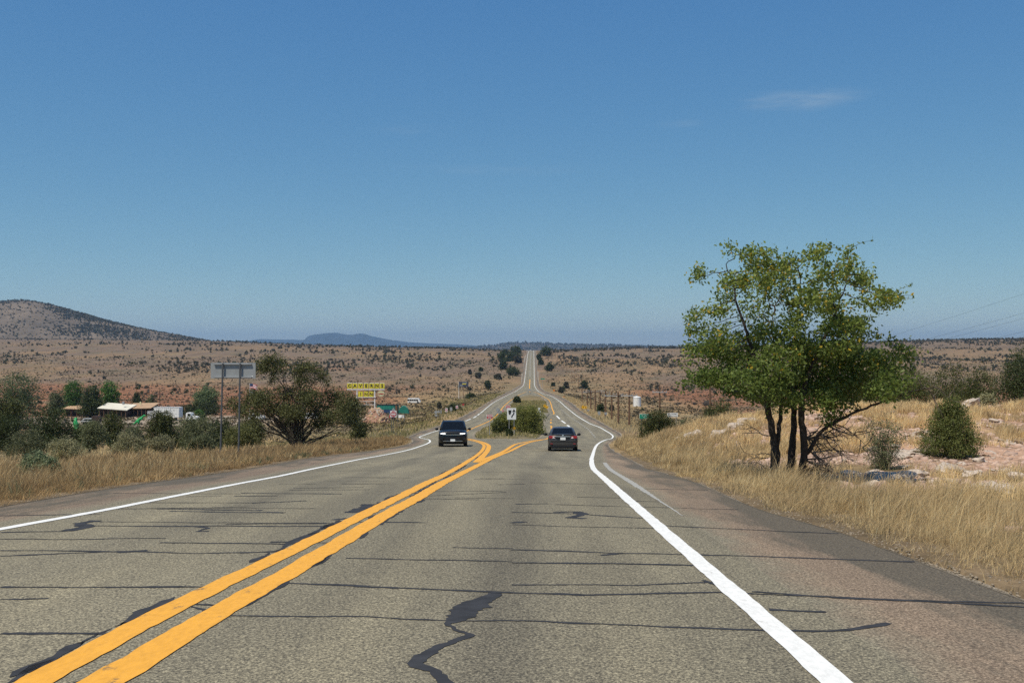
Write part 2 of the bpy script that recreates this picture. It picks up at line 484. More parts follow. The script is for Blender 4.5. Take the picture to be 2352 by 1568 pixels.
def leafy(name, dark, light, third=None, trans=0.25, rough=0.6):
    """foliage: one tint value per leaf picks between the leaf colours"""
    m, nt, b = new_mat(name)
    at_ = N(nt, 'ShaderNodeAttribute'); at_.attribute_name = 'tint'
    stops = [(0.0, dark), (0.75, light)]
    if third: stops = [(0.0, dark), (0.72, light), (0.93, light), (1.0, third)]
    c = ramp(nt, at_.outputs['Fac'], stops)
    oi = N(nt, 'ShaderNodeObjectInfo')
    v = N(nt, 'ShaderNodeMapRange'); v.inputs[3].default_value = 0.82; v.inputs[4].default_value = 1.18
    nt.links.new(oi.outputs['Random'], v.inputs[0])
    hs = N(nt, 'ShaderNodeHueSaturation'); nt.links.new(c, hs.inputs['Color']); nt.links.new(v.outputs[0], hs.inputs['Value'])
    nt.links.new(hs.outputs[0], b.inputs['Base Color'])
    b.inputs['Roughness'].default_value = rough; b.inputs['Specular IOR Level'].default_value = 0.3
    tr = N(nt, 'ShaderNodeBsdfTranslucent'); nt.links.new(hs.outputs[0], tr.inputs[0])
    mx = N(nt, 'ShaderNodeMixShader'); mx.inputs[0].default_value = trans
    nt.links.new(b.outputs[0], mx.inputs[1]); nt.links.new(tr.outputs[0], mx.inputs[2])
    nt.links.new(mx.outputs[0], nt.nodes['Material Output'].inputs[0])
    return m

# ------------------------------------------------------------------ ground sheet
def ground_colour(x, y):
    """what the soil and its thin cover are made of, place by place"""
    tan = np.array([0.250, 0.170, 0.102]); red = np.array([0.265, 0.125, 0.068]); straw = np.array([0.31, 0.225, 0.115])
    sage = np.array([0.185, 0.160, 0.095]); lime = np.array([0.43, 0.285, 0.205]); grey = np.array([0.180, 0.134, 0.101])
    el, er = EL(y), ER(y)
    d = np.maximum(el - x, x - er)
    n1 = fbm(x / 60, y / 110, 31, 4); n2 = fbm(x / 14, y / 22, 47, 4); n3 = fbm(x / 300, y / 200, 55, 3)
    def mix(c, e, k): return c + (e - c) * np.clip(k, 0, 1)[:, None]
    c = np.tile(tan, (len(x), 1))
    c = mix(c, grey, sstep(0.40, 0.62, n1) * 0.8)
    c = mix(c, sage, sstep(0.52, 0.68, n2) * 0.45)
    redz = sstep(260, 330, y) * (1 - sstep(560, 760, y)) * sstep(25, 60, d)
    c = mix(c, red, redz * sstep(0.30, 0.5, n1) * 0.95)
    redl = sstep(560, 640, y) * (1 - sstep(800, 1000, y)) * (x < -80) * sstep(0.42, 0.6, n3)
    c = mix(c, red, redl * 0.7)
    c = mix(c, grey * 0.92, sstep(1100, 1900, y) * 0.55)
    dry = (1 - sstep(30, 75, d)) * (1 - sstep(450, 900, y))
    c = mix(c, straw * (0.85 + 0.3 * n2[:, None]), dry * 0.8 * sstep(0.25, 0.5, n2 + 0.1))
    c = mix(c, sage, dry * sstep(0.5, 0.66, fbm(x / 20, y / 30, 77, 3)) * 0.75)
    bank = ((x - er) > 1.8) & (y < 85)
    k = sstep(0.36, 0.56, fbm(x / 3.2, y / 3.2, 91, 4)) * sstep(1.8, 4.0, x - er) * (1 - sstep(60, 85, y))
    c = mix(c, lime, np.where(bank, k, 0))
    lot = sstep(240, 262, y) * (1 - sstep(300, 322, y)) * sstep(-150, -135, x) * (1 - sstep(-70, -58, x))
    c = mix(c, np.array([0.33, 0.28, 0.225]), lot * .9)
    a, b = _isl(y)
    isl = (x > a) & (x < b)
    c = np.where(isl[:, None], mix(np.tile(np.array([0.25, 0.19, 0.10]), (len(x), 1)), sage, sstep(0.45, 0.6, n2)), c)
    near = (1 - sstep(40, 70, y)) * (1 - bank)
    c = mix(c, np.array([0.175, 0.130, 0.085]), near * 0.8)
    return c
def build_ground():
    ys = np.unique(np.concatenate([np.linspace(-60, 0, 16), np.linspace(0, 70, 150), 70 * (60000 / 70.0) ** np.linspace(0, 1, 330)]))
    s = np.linspace(-1, 1, 300)
    sh = 0.30 * s + 0.70 * s ** 3
    Wd = 34 + 0.85 * np.abs(ys + 60)
    X = sh[None, :] * Wd[:, None]; Y = np.repeat(ys[:, None], len(s), 1)
    # the fine columns follow the road as it drifts sideways
    X = X + (0.5 * (EL(np.minimum(Y, 1900)) + ER(np.minimum(Y, 1900)))) * (1 - np.abs(s[None, :]) ** 1.5)
    Z = T(X.ravel(), Y.ravel()).reshape(X.shape)
    nr, nc = X.shape
    idx = np.arange(nr * nc).reshape(nr, nc)
    f = np.stack([idx[:-1, :-1], idx[:-1, 1:], idx[1:, 1:], idx[1:, :-1]], -1).reshape(-1, 4)
    me = np_mesh('ground', np.stack([X, Y, Z], -1).reshape(-1, 3), f, smooth=True)
    c = ground_colour(X.ravel(), Y.ravel())
    a = me.color_attributes.new('soil', 'FLOAT_COLOR', 'POINT')
    a.data.foreach_set('color', np.concatenate([c, np.ones((len(c), 1))], 1).astype(np.float32).ravel())
    m, nt, b = new_mat('desert_soil')
    vc = N(nt, 'ShaderNodeAttribute'); vc.attribute_name = 'soil'
    n1 = noise(nt, 0.9, 8, rough=0.65); n2 = noise(nt, 9.0, 6, rough=0.7); n3 = noise(nt, 0.06, 8, stretch=(1, 0.35, 1), rough=0.7)
    c1 = mixc(nt, 1.0, vc.outputs['Color'], ramp(nt, n1, [(0.28, (0.52, 0.52, 0.52)), (0.72, (1.45, 1.43, 1.4))]), 'MULTIPLY')
    c2 = mixc(nt, 1.0, c1, ramp(nt, n2, [(0.3, (0.72, 0.7, 0.68)), (0.72, (1.3, 1.3, 1.3))]), 'MULTIPLY')
    c3 = mixc(nt, 1.0, c2, ramp(nt, n3, [(0.3, (0.66, 0.70, 0.70)), (0.7, (1.3, 1.25, 1.2))]), 'MULTIPLY')
    n4 = noise(nt, 1.3, 3, rough=0.8, stretch=(1, 0.55, 1)); n5 = noise(nt, 0.25, 6, rough=0.75, stretch=(1, 0.4, 1))
    c4 = mixc(nt, ramp(nt, n4, [(0.56, (0, 0, 0)), (0.66, (0.75, 0.75, 0.75))]), c3, (0.085, 0.072, 0.045))
    c4 = mixc(nt, ramp(nt, n5, [(0.55, (0, 0, 0)), (0.70, (0.45, 0.45, 0.45))]), c4, (0.115, 0.095, 0.068))
    nt.links.new(c4, b.inputs['Base Color'])
    b.inputs['Roughness'].default_value = 0.95; b.inputs['Specular IOR Level'].default_value = 0.1
    bump(nt, b, n2, 0.6, 0.06)
    o = link('ground', me, m); o['kind'] = 'structure'
    return o
build_ground()

# ------------------------------------------------------------------ pavement
def strip(name, fa, fb, rows, ncol, m, parent=None, lift=0.0, kind='structure'):
    xa, xb = fa(rows), fb(rows)
    t = np.linspace(0, 1, ncol)
    X = xa[:, None] + (xb - xa)[:, None] * t[None, :]
    Y = np.repeat(rows[:, None], ncol, 1); Z = P(Y) + lift
    nr, nc = X.shape; idx = np.arange(nr * nc).reshape(nr, nc)
    f = np.stack([idx[:-1, :-1], idx[:-1, 1:], idx[1:, 1:], idx[1:, :-1]], -1).reshape(-1, 4)
    me = np_mesh(name, np.stack([X, Y, Z], -1).reshape(-1, 3), f, smooth=True)
    if name == 'pavement':        # how polished and oiled each wheel path is
        c_l = 0.5 * (WL(Y) + YM(Y)); c_r = 0.5 * (YN(Y) + WR(Y))
        tr = np.zeros_like(X)
        for c_ in (c_l, c_r):
            for o_ in (-.85, .85): tr += np.exp(-((X - c_ - o_) / .38) ** 2)
            tr -= 0.9 * np.exp(-((X - c_) / .30) ** 2)
        at_ = me.attributes.new('track', 'FLOAT', 'POINT'); at_.data.foreach_set('value', tr.astype(np.float32).ravel())
    if name == 'shoulder':        # 0 at the lane, 1 at the outer edge
        at_ = me.attributes.new('across', 'FLOAT', 'POINT'); tt = t if fa is SEAM_R else 1 - t
        at_.data.foreach_set('value', np.tile(tt, nr).astype(np.float32))
    o = link(name, me, m, parent)
    if kind and parent is None: o['kind'] = kind
    return o
def chip_seal(name, c_mid, c_lo, c_hi, pink=None):
    m, nt, b = new_mat(name)
    g = noise(nt, 58, 3, rough=0.8, stretch=(1, 0.75, 1)); g2 = noise(nt, 130, 2, rough=0.6)
    big = noise(nt, 0.30, 6, stretch=(1, 0.25, 1), rough=0.55)
    wear = noise(nt, 0.9, 5, stretch=(1.6, 0.1, 1), rough=0.55)
    c = ramp(nt, g, [(0.33, c_lo), (0.5, c_mid), (0.67, c_hi)])
    c = mixc(nt, 1.0, c, ramp(nt, g2, [(0.3, (0.6, 0.6, 0.6)), (0.7, (1.4, 1.4, 1.38))]), 'MULTIPLY')
    c = mixc(nt, 1.0, c, ramp(nt, big, [(0.25, (0.84, 0.84, 0.85)), (0.75, (1.12, 1.11, 1.09))]), 'MULTIPLY')
    c = mixc(nt, 1.0, c, ramp(nt, wear, [(0.3, (0.84, 0.84, 0.85)), (0.7, (1.1, 1.1, 1.09))]), 'MULTIPLY')
    ta = N(nt, 'ShaderNodeAttribute'); ta.attribute_name = 'track'
    ml = N(nt, 'ShaderNodeMath', operation='MULTIPLY_ADD'); nt.links.new(ta.outputs['Fac'], ml.inputs[0]); ml.inputs[1].default_value = 0.42; ml.inputs[2].default_value = 0.5
    ad = N(nt, 'ShaderNodeMath', operation='ADD'); nt.links.new(ml.outputs[0], ad.inputs[0])
    sb = N(nt, 'ShaderNodeMath', operation='SUBTRACT'); nt.links.new(wear, sb.inputs[0]); sb.inputs[1].default_value = 0.5; nt.links.new(sb.outputs[0], ad.inputs[1])
    c = mixc(nt, 1.0, c, ramp(nt, ad.outputs[0], [(0.0, (0.80, 0.80, 0.82)), (0.5, (0.98, 0.98, 0.98)), (1.0, (1.12, 1.11, 1.08))]), 'MULTIPLY')
    if pink:
        ac = N(nt, 'ShaderNodeAttribute'); ac.attribute_name = 'across'
        a1 = N(nt, 'ShaderNodeMath', operation='MULTIPLY_ADD'); nt.links.new(ac.outputs['Fac'], a1.inputs[0]); a1.inputs[1].default_value = 0.34; a1.inputs[2].default_value = -0.17
        a2 = N(nt, 'ShaderNodeMath', operation='ADD'); nt.links.new(a1.outputs[0], a2.inputs[0]); nt.links.new(noise(nt, 0.8, 7, stretch=(1.3, 0.22, 1), rough=0.7), a2.inputs[1])
        c = mixc(nt, ramp(nt, a2.outputs[0], [(0.46, (0, 0, 0)), (0.60, (0.95, 0.95, 0.95))]), c,
                 mixc(nt, 1.0, pink, ramp(nt, g, [(0.3, (0.45, 0.45, 0.45)), (0.5, (1.0, 1.0, 1.0)), (0.7, (2.1, 2.05, 1.95))]), 'MULTIPLY'))
        a3 = N(nt, 'ShaderNodeMath', operation='MULTIPLY_ADD'); nt.links.new(noise(nt, 2.2, 6, stretch=(1, 0.4, 1), rough=0.7), a3.inputs[0]); a3.inputs[1].default_value = 0.7; nt.links.new(ac.outputs['Fac'], a3.inputs[2])
        lane_ = ramp(nt, g, [(0.33, (0.050, 0.046, 0.038)), (0.5, (0.200, 0.177, 0.123)), (0.67, (0.45, 0.40, 0.275))])
        c = mixc(nt, ramp(nt, a3.outputs[0], [(0.30, (1, 1, 1)), (0.62, (0, 0, 0))]), c, lane_)
    nt.links.new(c, b.inputs['Base Color'])
    b.inputs['Roughness'].default_value = 0.85; b.inputs['Specular IOR Level'].default_value = 0.25
    bump(nt, b, g, 0.6, 0.012)
    return m
M_road = chip_seal('chip_seal_asphalt', (0.200, 0.177, 0.123), (0.050, 0.046, 0.038), (0.45, 0.40, 0.275))
M_shoulder = chip_seal('shoulder_chip_seal', (0.240, 0.178, 0.122), (0.076, 0.056, 0.041), (0.48, 0.365, 0.26), pink=(0.105, 0.090, 0.066))
M_gravel = chip_seal('edge_gravel', (0.27, 0.225, 0.165), (0.11, 0.09, 0.066), (0.46, 0.39, 0.30))
M_tar = plain('crack_sealant', (0.042, 0.043, 0.047), 0.85, 0, 0.25, 8.0, 0.15)
def paint(name, col, wear=0.5):
    m, nt, b = new_mat(name)
    g = noise(nt, 26, 5, rough=0.7, stretch=(1, 0.35, 1)); lo = [x * 0.80 for x in col]
    g2 = noise(nt, 5.5, 8, rough=0.82, stretch=(1.0, 0.45, 1))
    c = ramp(nt, g, [(0.3, lo), (0.62, col)])
    c = mixc(nt, ramp(nt, g2, [(0.585, (0, 0, 0)), (0.66, (wear, wear, wear))]), c, (0.12, 0.10, 0.07))
    nt.links.new(c, b.inputs['Base Color']); b.inputs['Roughness'].default_value = 0.65; b.inputs['Specular IOR Level'].default_value = 0.3
    return m
M_yellow = paint('yellow_road_paint', (0.83, 0.40, 0.045), 0.8)
M_white = paint('white_road_paint', (0.86, 0.855, 0.81), 0.4)
M_oldwhite = paint('worn_white_paint', (0.40, 0.385, 0.34), 1.0)

road_rows = ROWS[ROWS <= 1900]
mid_l = lambda y: _isl(y)[0]
mid_r = lambda y: _isl(y)[1]
road = thing('road', None, None); road['kind'] = 'structure'
strip('pavement', SEAM_L, mid_l, road_rows, 25, M_road, road)
strip('pavement', mid_r, SEAM_R, road_rows, 25, M_road, road)
strip('shoulder', EL, SEAM_L, road_rows, 7, M_shoulder, road)
strip('shoulder', SEAM_R, ER, road_rows, 7, M_shoulder, road)
def skirt(fa, sgn, rows, m):
    wob = lambda y: 0.13 * (fbm(y * 1.3, y * 0 + sgn * 3, 5, 4) - 0.5)
    xa = fa(rows) - sgn * (0.02 - 0)
    cols = [(0.0, 0.003), (0.13, -0.03), (0.42, -0.14), (1.4, -0.6)]
    X = np.stack([fa(rows) + sgn * (d + (wob(rows) * 2.2 if 0.1 < d < 0.4 else 0) + (rows * 0.0012 if d > 0.1 else 0) - 0.03) for d, h in cols], 1)
    Z = np.stack([P(rows) + h - (rows * 0.0012 if d > 1 else 0) for d, h in cols], 1)
    Y = np.repeat(rows[:, None], 4, 1)
    idx = np.arange(X.size).reshape(X.shape)
    f = np.stack([idx[:-1, :-1], idx[:-1, 1:], idx[1:, 1:], idx[1:, :-1]], -1).reshape(-1, 4)
    return link('gravel_edge', np_mesh('gravel_edge', np.stack([X, Y, Z], -1).reshape(-1, 3), f, smooth=True), m, road)
fine_rows = np.unique(np.concatenate([ROWS, np.arange(-10, 90, 0.25)])); fine_rows = fine_rows[fine_rows <= 1900]
skirt(EL, -1, fine_rows, M_gravel); skirt(ER, 1, fine_rows, M_gravel)
isl_rows = fine_rows[(fine_rows >= ISL0) & (fine_rows <= ISL1)]
skirt(mid_l, 1, isl_rows, M_gravel); skirt(mid_r, -1, isl_rows, M_gravel)
# the dirt nose in front of the island and the crossover through it
link('island_nose', MB().add([(float(YM(y)) + .5, y, float(P(y)) + .004) for y in (106.6, 108.0, 109.4)] + [(float(YN(y)) - .4, y, float(P(y)) + .004) for y in (106.6, 108.0, 109.4)],
     [(0, 3, 4, 1), (1, 4, 5, 2)]).mesh('island_nose'), M_gravel, road)
xr = np.array([y for y in ROWS if 168 <= y <= 214])
strip('crossover', lambda y: _isl(y)[0] - 0.1, lambda y: _isl(y)[1] + 0.1, xr, 8, M_road, road, lift=0.10)

def ribbon(name, f, w, y0, y1, m, lift=0.006, rag=0.0, seed=0, parent=None):
    rows = fine_rows[(fine_rows > y0) & (fine_rows < y1)]
    rows = np.concatenate([[y0], rows, [y1]])
    if rag > 0: rows = np.unique(np.concatenate([rows, np.arange(y0, min(y1, 60), 0.12)]))
    wv = (w(rows) if callable(w) else np.full(len(rows), w)) * 0.5
    r1 = rag * (fbm(rows * 3.7, rows * 0 + seed, seed + 2, 5) - 0.5) * 2; r2 = rag * (fbm(rows * 3.7, rows * 0 + seed + 9, seed + 5, 5) - 0.5) * 2
    xc = f(rows)
    Z = P(rows) + lift + rows * 3e-5
    V = np.concatenate([np.stack([xc - wv + r1, rows, Z], 1), np.stack([xc + wv + r2, rows, Z], 1)])
    n = len(rows); i = np.arange(n - 1)
    fc = np.stack([i, i + n, i + n + 1, i + 1], 1)
    return link(name, np_mesh(name, V, fc), m, parent or road)
wfar = lambda w0, k: (lambda y: w0 + k * np.clip(y, 0, 1000) * 0.00012)
ribbon('white_edge_line', WR, wfar(0.165, 1), -30, 1880, M_white, rag=0.012, seed=3)
ribbon('white_edge_line', WL, wfar(0.155, 1), -30, 158, M_white, rag=0.012, seed=4)
ribbon('white_edge_line', WL, wfar(0.155, 1), 212, 1880, M_white, rag=0.0, seed=4)
for a_, b_ in ((160, 164), (168, 178), (184, 195), (199, 209)):
    ribbon('white_dash', lambda y: WL(y), 0.24, a_, b_, M_white)
ribbon('yellow_line', YM, wfar(0.21, 1), -30, 560, M_yellow, rag=0.022, seed=11)
ribbon('yellow_line', YN, wfar(0.235, 1), -30, 150, M_yellow, rag=0.022, seed=12)
ribbon('yellow_line', YN, wfar(0.22, 1), 172, 176, M_yellow); ribbon('yellow_line', YN, wfar(0.22, 1), 158, 165, M_yellow)
ribbon('yellow_line', YN, wfar(0.22, 1), 206, 560, M_yellow)
ribbon('yellow_line', lambda y: 0.5 * (YM(y) + YN(y)), wfar(0.5, 1), 560, 760, M_yellow)
ribbon('yellow_line', lambda y: 0.5 * (YM(y) + YN(y)), 0.3, 800, 1860, M_oldwhite)
YM2 = edge([(1095.7, 1060.9), (1108.9, 1047), (1119, 1035.3), (1122.8, 1026.5), (1119, 1020.6), (1107.4, 1015.5), (1089.8, 1010.7), (1070, 1006)])
YN2 = edge([(1101.5, 1058.7), (1125, 1050), (1147, 1041.2), (1169, 1029.4), (1183.6, 1020.6), (1205.8, 1015.5), (1246, 1009.2)])
ribbon('yellow_line', YM2, 0.3, 37.2, 108, M_yellow, rag=0.01, seed=13, lift=0.007)
ribbon('yellow_line', YN2, 0.26, 38.5, 99, M_yellow, rag=0.01, seed=14, lift=0.0085)
OLD = edge([(1366, 1002), (1351.7, 986), (1332, 972), (1310, 957), (1295, 945), (1285.8, 936.3)])
for a_ in np.arange(118, 250, 4.0):
    ribbon('worn_dash', OLD, 0.2, a_, a_ + 1.9, M_oldwhite)
for p0, p1 in (((1278.4, 954.6), (1285.8, 962)), ((1289.4, 965.6), (1298.6, 972)), ((1303, 976), (1308, 980))):
    g_ = np.array([p0, p1]); yy_ = row_to_dist(g_[:, 1]); xx_ = (g_[:, 0] - UC) / F * yy_
    ribbon('white_dash', lambda y, a=yy_[::-1], b=xx_[::-1]: np.interp(y, a, b), 0.3, float(yy_.min()), float(yy_.max()), M_white, lift=0.009)
# pale seam where lane and shoulder meet
ribbon('pavement_seam', lambda y: SEAM_R(y) + 0.02, lambda y: 0.02 + 0.12 * sstep(13, 22, y), 13.5, 37, M_oldwhite, rag=0.02, seed=21, lift=0.004)

# tar along the double yellow line, in broken smears
rt = np.random.default_rng(5)
yy = 3.0
while yy < 60:
    ln = rt.uniform(0.6, 3.2); side_ = rt.integers(0, 3)
    if side_ == 0: fn = lambda y, o=rt.uniform(-.17, -.11): YM(y) + o
    elif side_ == 1: fn = lambda y, o=rt.uniform(.10, .16): YM(y) + o
    else: fn = lambda y, o=rt.uniform(.06, .15) * rt.choice([-1, 1]): YN(y) + o
    ribbon('tar_smear', fn, lambda y, a=yy, l=ln, w=rt.uniform(.06, .12): w * np.clip((fbm(y * 2.6, y * 0 + a, 33, 4) - .36) * 5, 0, 1) * np.clip(np.minimum(y - a, a + l - y) / .15, 0, 1) + 0.006, yy, yy + ln, M_tar, lift=0.0035, rag=0.06, seed=int(yy * 10))
    yy += ln * rt.uniform(0.35, 0.8)
# transverse cracks filled with sealant
def crack(pts, w=0.07, seed=0, rag=1.0):
    p = np.array(pts, float)
    y = row_to_dist(p[:, 1]); x = (p[:, 0] - UC) / F * y
    L = np.concatenate([[0], np.cumsum(np.hypot(np.diff(x), np.diff(y)))])
    s = np.arange(0, L[-1], 0.05); s = np.append(s, L[-1])
    xs = np.interp(s, L, x); ys = np.interp(s, L, y)
    off = (fbm(s * 1.4, s * 0 + seed, seed, 5) - 0.5) * 0.13 * rag
    tx = np.gradient(xs); ty = np.gradient(ys); l = np.hypot(tx, ty) + 1e-9
    nx, ny = -ty / l, tx / l
    ww = w if np.ndim(w) == 0 else np.interp(s, L, w)
    hw = 0.5 * ww * (0.25 + 1.5 * fbm(s * 3.1, s * 0 + 4, seed + 3, 4))
    xs = xs + nx * off; ys = ys + ny * off
    jr = np.random.default_rng(seed + 500); jag = lambda: hw * (0.72 + .7 * fbm(s * 9.0, s * 0 + jr.uniform(0, 9), seed + 7, 2)) + jr.normal(size=len(s)) * (.10 * hw + .002)
    h1, h2 = jag(), jag()
    V = np.concatenate([np.stack([xs + nx * h1, ys + ny * h1], 1), np.stack([xs - nx * h2, ys - ny * h2], 1)])
    V = np.concatenate([V, (P(V[:, 1]) + 0.0025 + (seed % 7) * 0.0002)[:, None]], 1)
    n = len(xs); i = np.arange(n - 1)
    link('crack_seal', np_mesh('crack_seal', V, np.stack([i, i + 1, i + n + 1, i + n], 1)), M_tar, road)
c7 = lambda *q: [(0.5 * a, 1004.9 + 0.5 * b) for a, b in q]
c8 = lambda *q: [(1176 + 0.5 * a, 1004.9 + 0.5 * b) for a, b in q]
CR = [c7((870, 768), (1010, 815), (1800, 830), (2352, 842)) + c8((400, 858), (900, 875), (1180, 888)), c8((1270, 884), (1450, 890), (1560, 880), (1720, 850)),
      c7((1330, 668), (1800, 688), (2352, 716)) + c8((300, 722), (700, 715), (980, 714)), c8((1070, 712), (1500, 735), (2352, 760)), c8((1100, 712), (2352, 775)),
      c8((0, 574), (500, 580), (840, 590)), c8((0, 675), (560, 678), (930, 664)), c8((0, 513), (450, 530), (780, 535)), c8((850, 538), (1300, 552), (1850, 571)),
      c8((0, 400), (400, 410), (660, 416)), c8((690, 406), (1100, 422), (1500, 440)), c8((0, 342), (300, 350), (600, 369)), c8((200, 308), (600, 318), (1040, 330)),
      c8((300, 272), (500, 276)), c8((80, 206), (420, 213)), c8((570, 290), (680, 294)), c8((610, 235), (900, 240)), c8((1180, 788), (1440, 796)), c8((880, 655), (1060, 712)),
      c7((0, 688), (480, 684), (960, 684)), c7((0, 903), (300, 905), (520, 908)), c7((0, 743), (220, 739)), c7((0, 545), (560, 520), (900, 533), (1300, 523)),
      c7((0, 518), (340, 517), (560, 524)), c7((0, 466), (400, 466), (760, 463)), c7((730, 484), (1100, 485), (1350, 487)), c7((0, 437), (330, 428), (430, 404), (900, 407), (1540, 408)),
      c7((420, 384), (900, 390), (1560, 391)), c7((850, 404), (950, 415), (900, 432), (960, 430)), c7((0, 358), (460, 352)), c7((450, 326), (1000, 324), (1450, 326)),
      c7((1040, 396), (1500, 394)), c7((640, 298), (1180, 300), (1410, 290)), c7((1160, 302), (1220, 296)), c7((520, 255), (1100, 258)), c7((1330, 240), (1700, 238)),
      c7((1590, 553), (2000, 560), (2352, 572)), c7((2080, 504), (2352, 510)), c7((1640, 385), (1950, 391)), c7((1960, 268), (2320, 250)), c7((1930, 280), (2200, 285)),
      c7((1990, 246), (2310, 246)), c7((880, 768), (1000, 772), (1060, 768)), c7((1100, 530), (1300, 518)), c7((1240, 480), (1600, 482))]
for i_, q in enumerate(CR):
    crack(q, 0.034 + 0.024 * (i_ % 3) / 2, i_ + 1)
for q, w in ((c8((190, 342), (300, 340), (330, 352), (260, 368), (330, 372)), 0.22), (c8((0, 392), (60, 386)), 0.22), (c8((410, 541), (520, 531)), 0.14),
             (c7((300, 428), (400, 410), (360, 395), (450, 380)), 0.26), (c7((540, 528), (680, 518)), 0.2), (c7((1610, 345), (1680, 322), (1700, 305)), 0.35), (c7((1530, 378), (1600, 370)), 0.2)):
    crack(q, w * .7, 71)
crack(c7((2250, 715), (2190, 780), (2140, 825), (2065, 858), (2110, 885), (2190, 906), (2130, 928), (2060, 958), (2000, 1000), (1935, 1036), (2000, 1066), (2050, 1130), (2110, 1200)),
      [0.10, 0.17, 0.14, 0.04, 0.035, 0.04, 0.06, 0.09, 0.11, 0.10, 0.07, 0.10, 0.08], 5, 1.2)
rc = np.random.default_rng(44)
for k in range(46):                      # finer and farther ones
    y_ = 14 * (95 / 14.0) ** rc.random(); lft = rc.random() < 0.6
    xa, xb = (float(WL(y_)), float(YM(y_)) - .2) if lft else (float(YN(y_)) + .2, float(WR(y_)))
    a_ = xa + (xb - xa) * rc.uniform(0, .6); b_ = a_ + (xb - xa) * rc.uniform(.15, .5); b_ = min(b_, xb)
    to_v = lambda q: VH + (EYE - float(P(q))) / q * F
    crack([(UC + F * a_ / y_, to_v(y_)), (UC + F * b_ / (y_ + .15), to_v(y_ + rc.uniform(-.3, .3)))], rc.uniform(.03, .10), 100 + k)

# ------------------------------------------------------------------ hills and mountains
def heights(name, x0, x1, y0, y1, nx, ny, fn, m):
    xs = np.linspace(x0, x1, nx); ys = np.linspace(y0, y1, ny)
    X, Y = np.meshgrid(xs, ys); Z = fn(X, Y)
    idx = np.arange(X.size).reshape(X.shape)
    f = np.stack([idx[:-1, :-1], idx[:-1, 1:], idx[1:, 1:], idx[1:, :-1]], -1).reshape(-1, 4)
    o = link(name, np_mesh(name, np.stack([X, Y, Z], -1).reshape(-1, 3), f, smooth=True), m); o['kind'] = 'structure'
    return o
def hill_mat(name, a, b_, c, sc1):
    m, nt, b = new_mat(name)
    n = noise(nt, sc1, 8, rough=0.7); n2 = noise(nt, sc1 * 6, 6, rough=0.7)
    col = mixc(nt, 1.0, ramp(nt, n, [(0.3, a), (0.5, b_), (0.7, c)]), ramp(nt, n2, [(0.3, (.75, .75, .75)), (0.7, (1.25, 1.25, 1.25))]), 'MULTIPLY')
    nt.links.new(col, b.inputs['Base Color']); b.inputs['Roughness'].default_value = 0.95; b.inputs['Specular IOR Level'].default_value = 0.1
    return m
M_hill = hill_mat('hill_soil', (0.095, 0.078, 0.06), (0.15, 0.118, 0.088), (0.21, 0.162, 0.118), 0.008)
M_woods = hill_mat('wooded_hill', (0.045, 0.045, 0.035), (0.075, 0.065, 0.05), (0.17, 0.13, 0.10), 0.02)
M_mount = hill_mat('mountain_forest_haze_blue', (0.022, 0.030, 0.036), (0.034, 0.044, 0.052), (0.055, 0.062, 0.066), 0.0016)  # dark forest, with some blue of distance haze put into the colour
H_LEFT = pchip([-1500, -700, -350, -150, -60, 0, 60, 110, 170, 230, 300, 360, 420, 470, 560, 900], [782, 760, 735, 712, 702, 696, 693.5, 701, 716, 733, 752, 766, 777, 784, 796, 810])
def left_hill(x, y):
    u = UC + F * x / y
    yc = 3000.0
    zr = EYE - (H_LEFT(u) - VH) / F * yc
    g = np.exp(-((y - yc) / 480.0) ** 2)
    sp = 22 * (fbm(x / 240, y / 240, 61, 4) - 0.5) + 8 * np.abs(fbm(x / 90, y / 90, 62, 3) - 0.5)
    return -25 + (zr + 25) * g + sp * g
heights('left_hill', -3400, -250, 1900, 4300, 190, 130, left_hill, M_hill)
_mid = pchip([1000, 1090, 1130, 1170, 1200, 1240, 1290, 1340, 1400, 1480, 1600, 1760], [801, 797, 793, 788.5, 787, 787.5, 790, 791, 792.5, 795, 797, 801])
heights('wooded_ridge', -900, 1850, 6200, 8600, 260, 60, lambda x, y: -25 + (EYE - (_mid(UC + F * x / 7400) - VH) / F * 7400 + 25 + 8 * (fbm(x / 60, y / 60, 7, 4) - .5)) * np.exp(-((y - 7400) / 560.0) ** 2), M_woods)
_mtn = pchip([480, 560, 585, 605, 640, 690, 706, 716, 735, 770, 792, 812, 832, 850, 880, 930, 980, 1050, 1110, 1180], [803, 795, 781, 779.5, 779, 780.5, 779, 771, 767, 764.5, 768, 769, 766, 771, 777, 785, 789, 791.5, 796, 803])
heights('far_mountains', -5050, 220, 15700, 18700, 420, 60, lambda x, y: -50 + (EYE - (_mtn(UC + F * x / 17200) - VH) / F * 17200 + 50 + 36 * (fbm(x / 260, y / 800, 8, 5) - .5)) * np.exp(-((y - 17200) / 600.0) ** 4), M_mount)
_mt2 = pchip([1380, 1420, 1440, 1460, 1480, 1530, 1600], [802, 796, 793, 792, 794.5, 797.5, 803])
heights('far_peak', 1400, 3300, 16000, 20000, 80, 30, lambda x, y: -60 + (EYE - (_mt2(UC + F * x / 18000) - VH) / F * 18000 + 60) * np.exp(-((y - 18000) / 800.0) ** 4), M_mount)

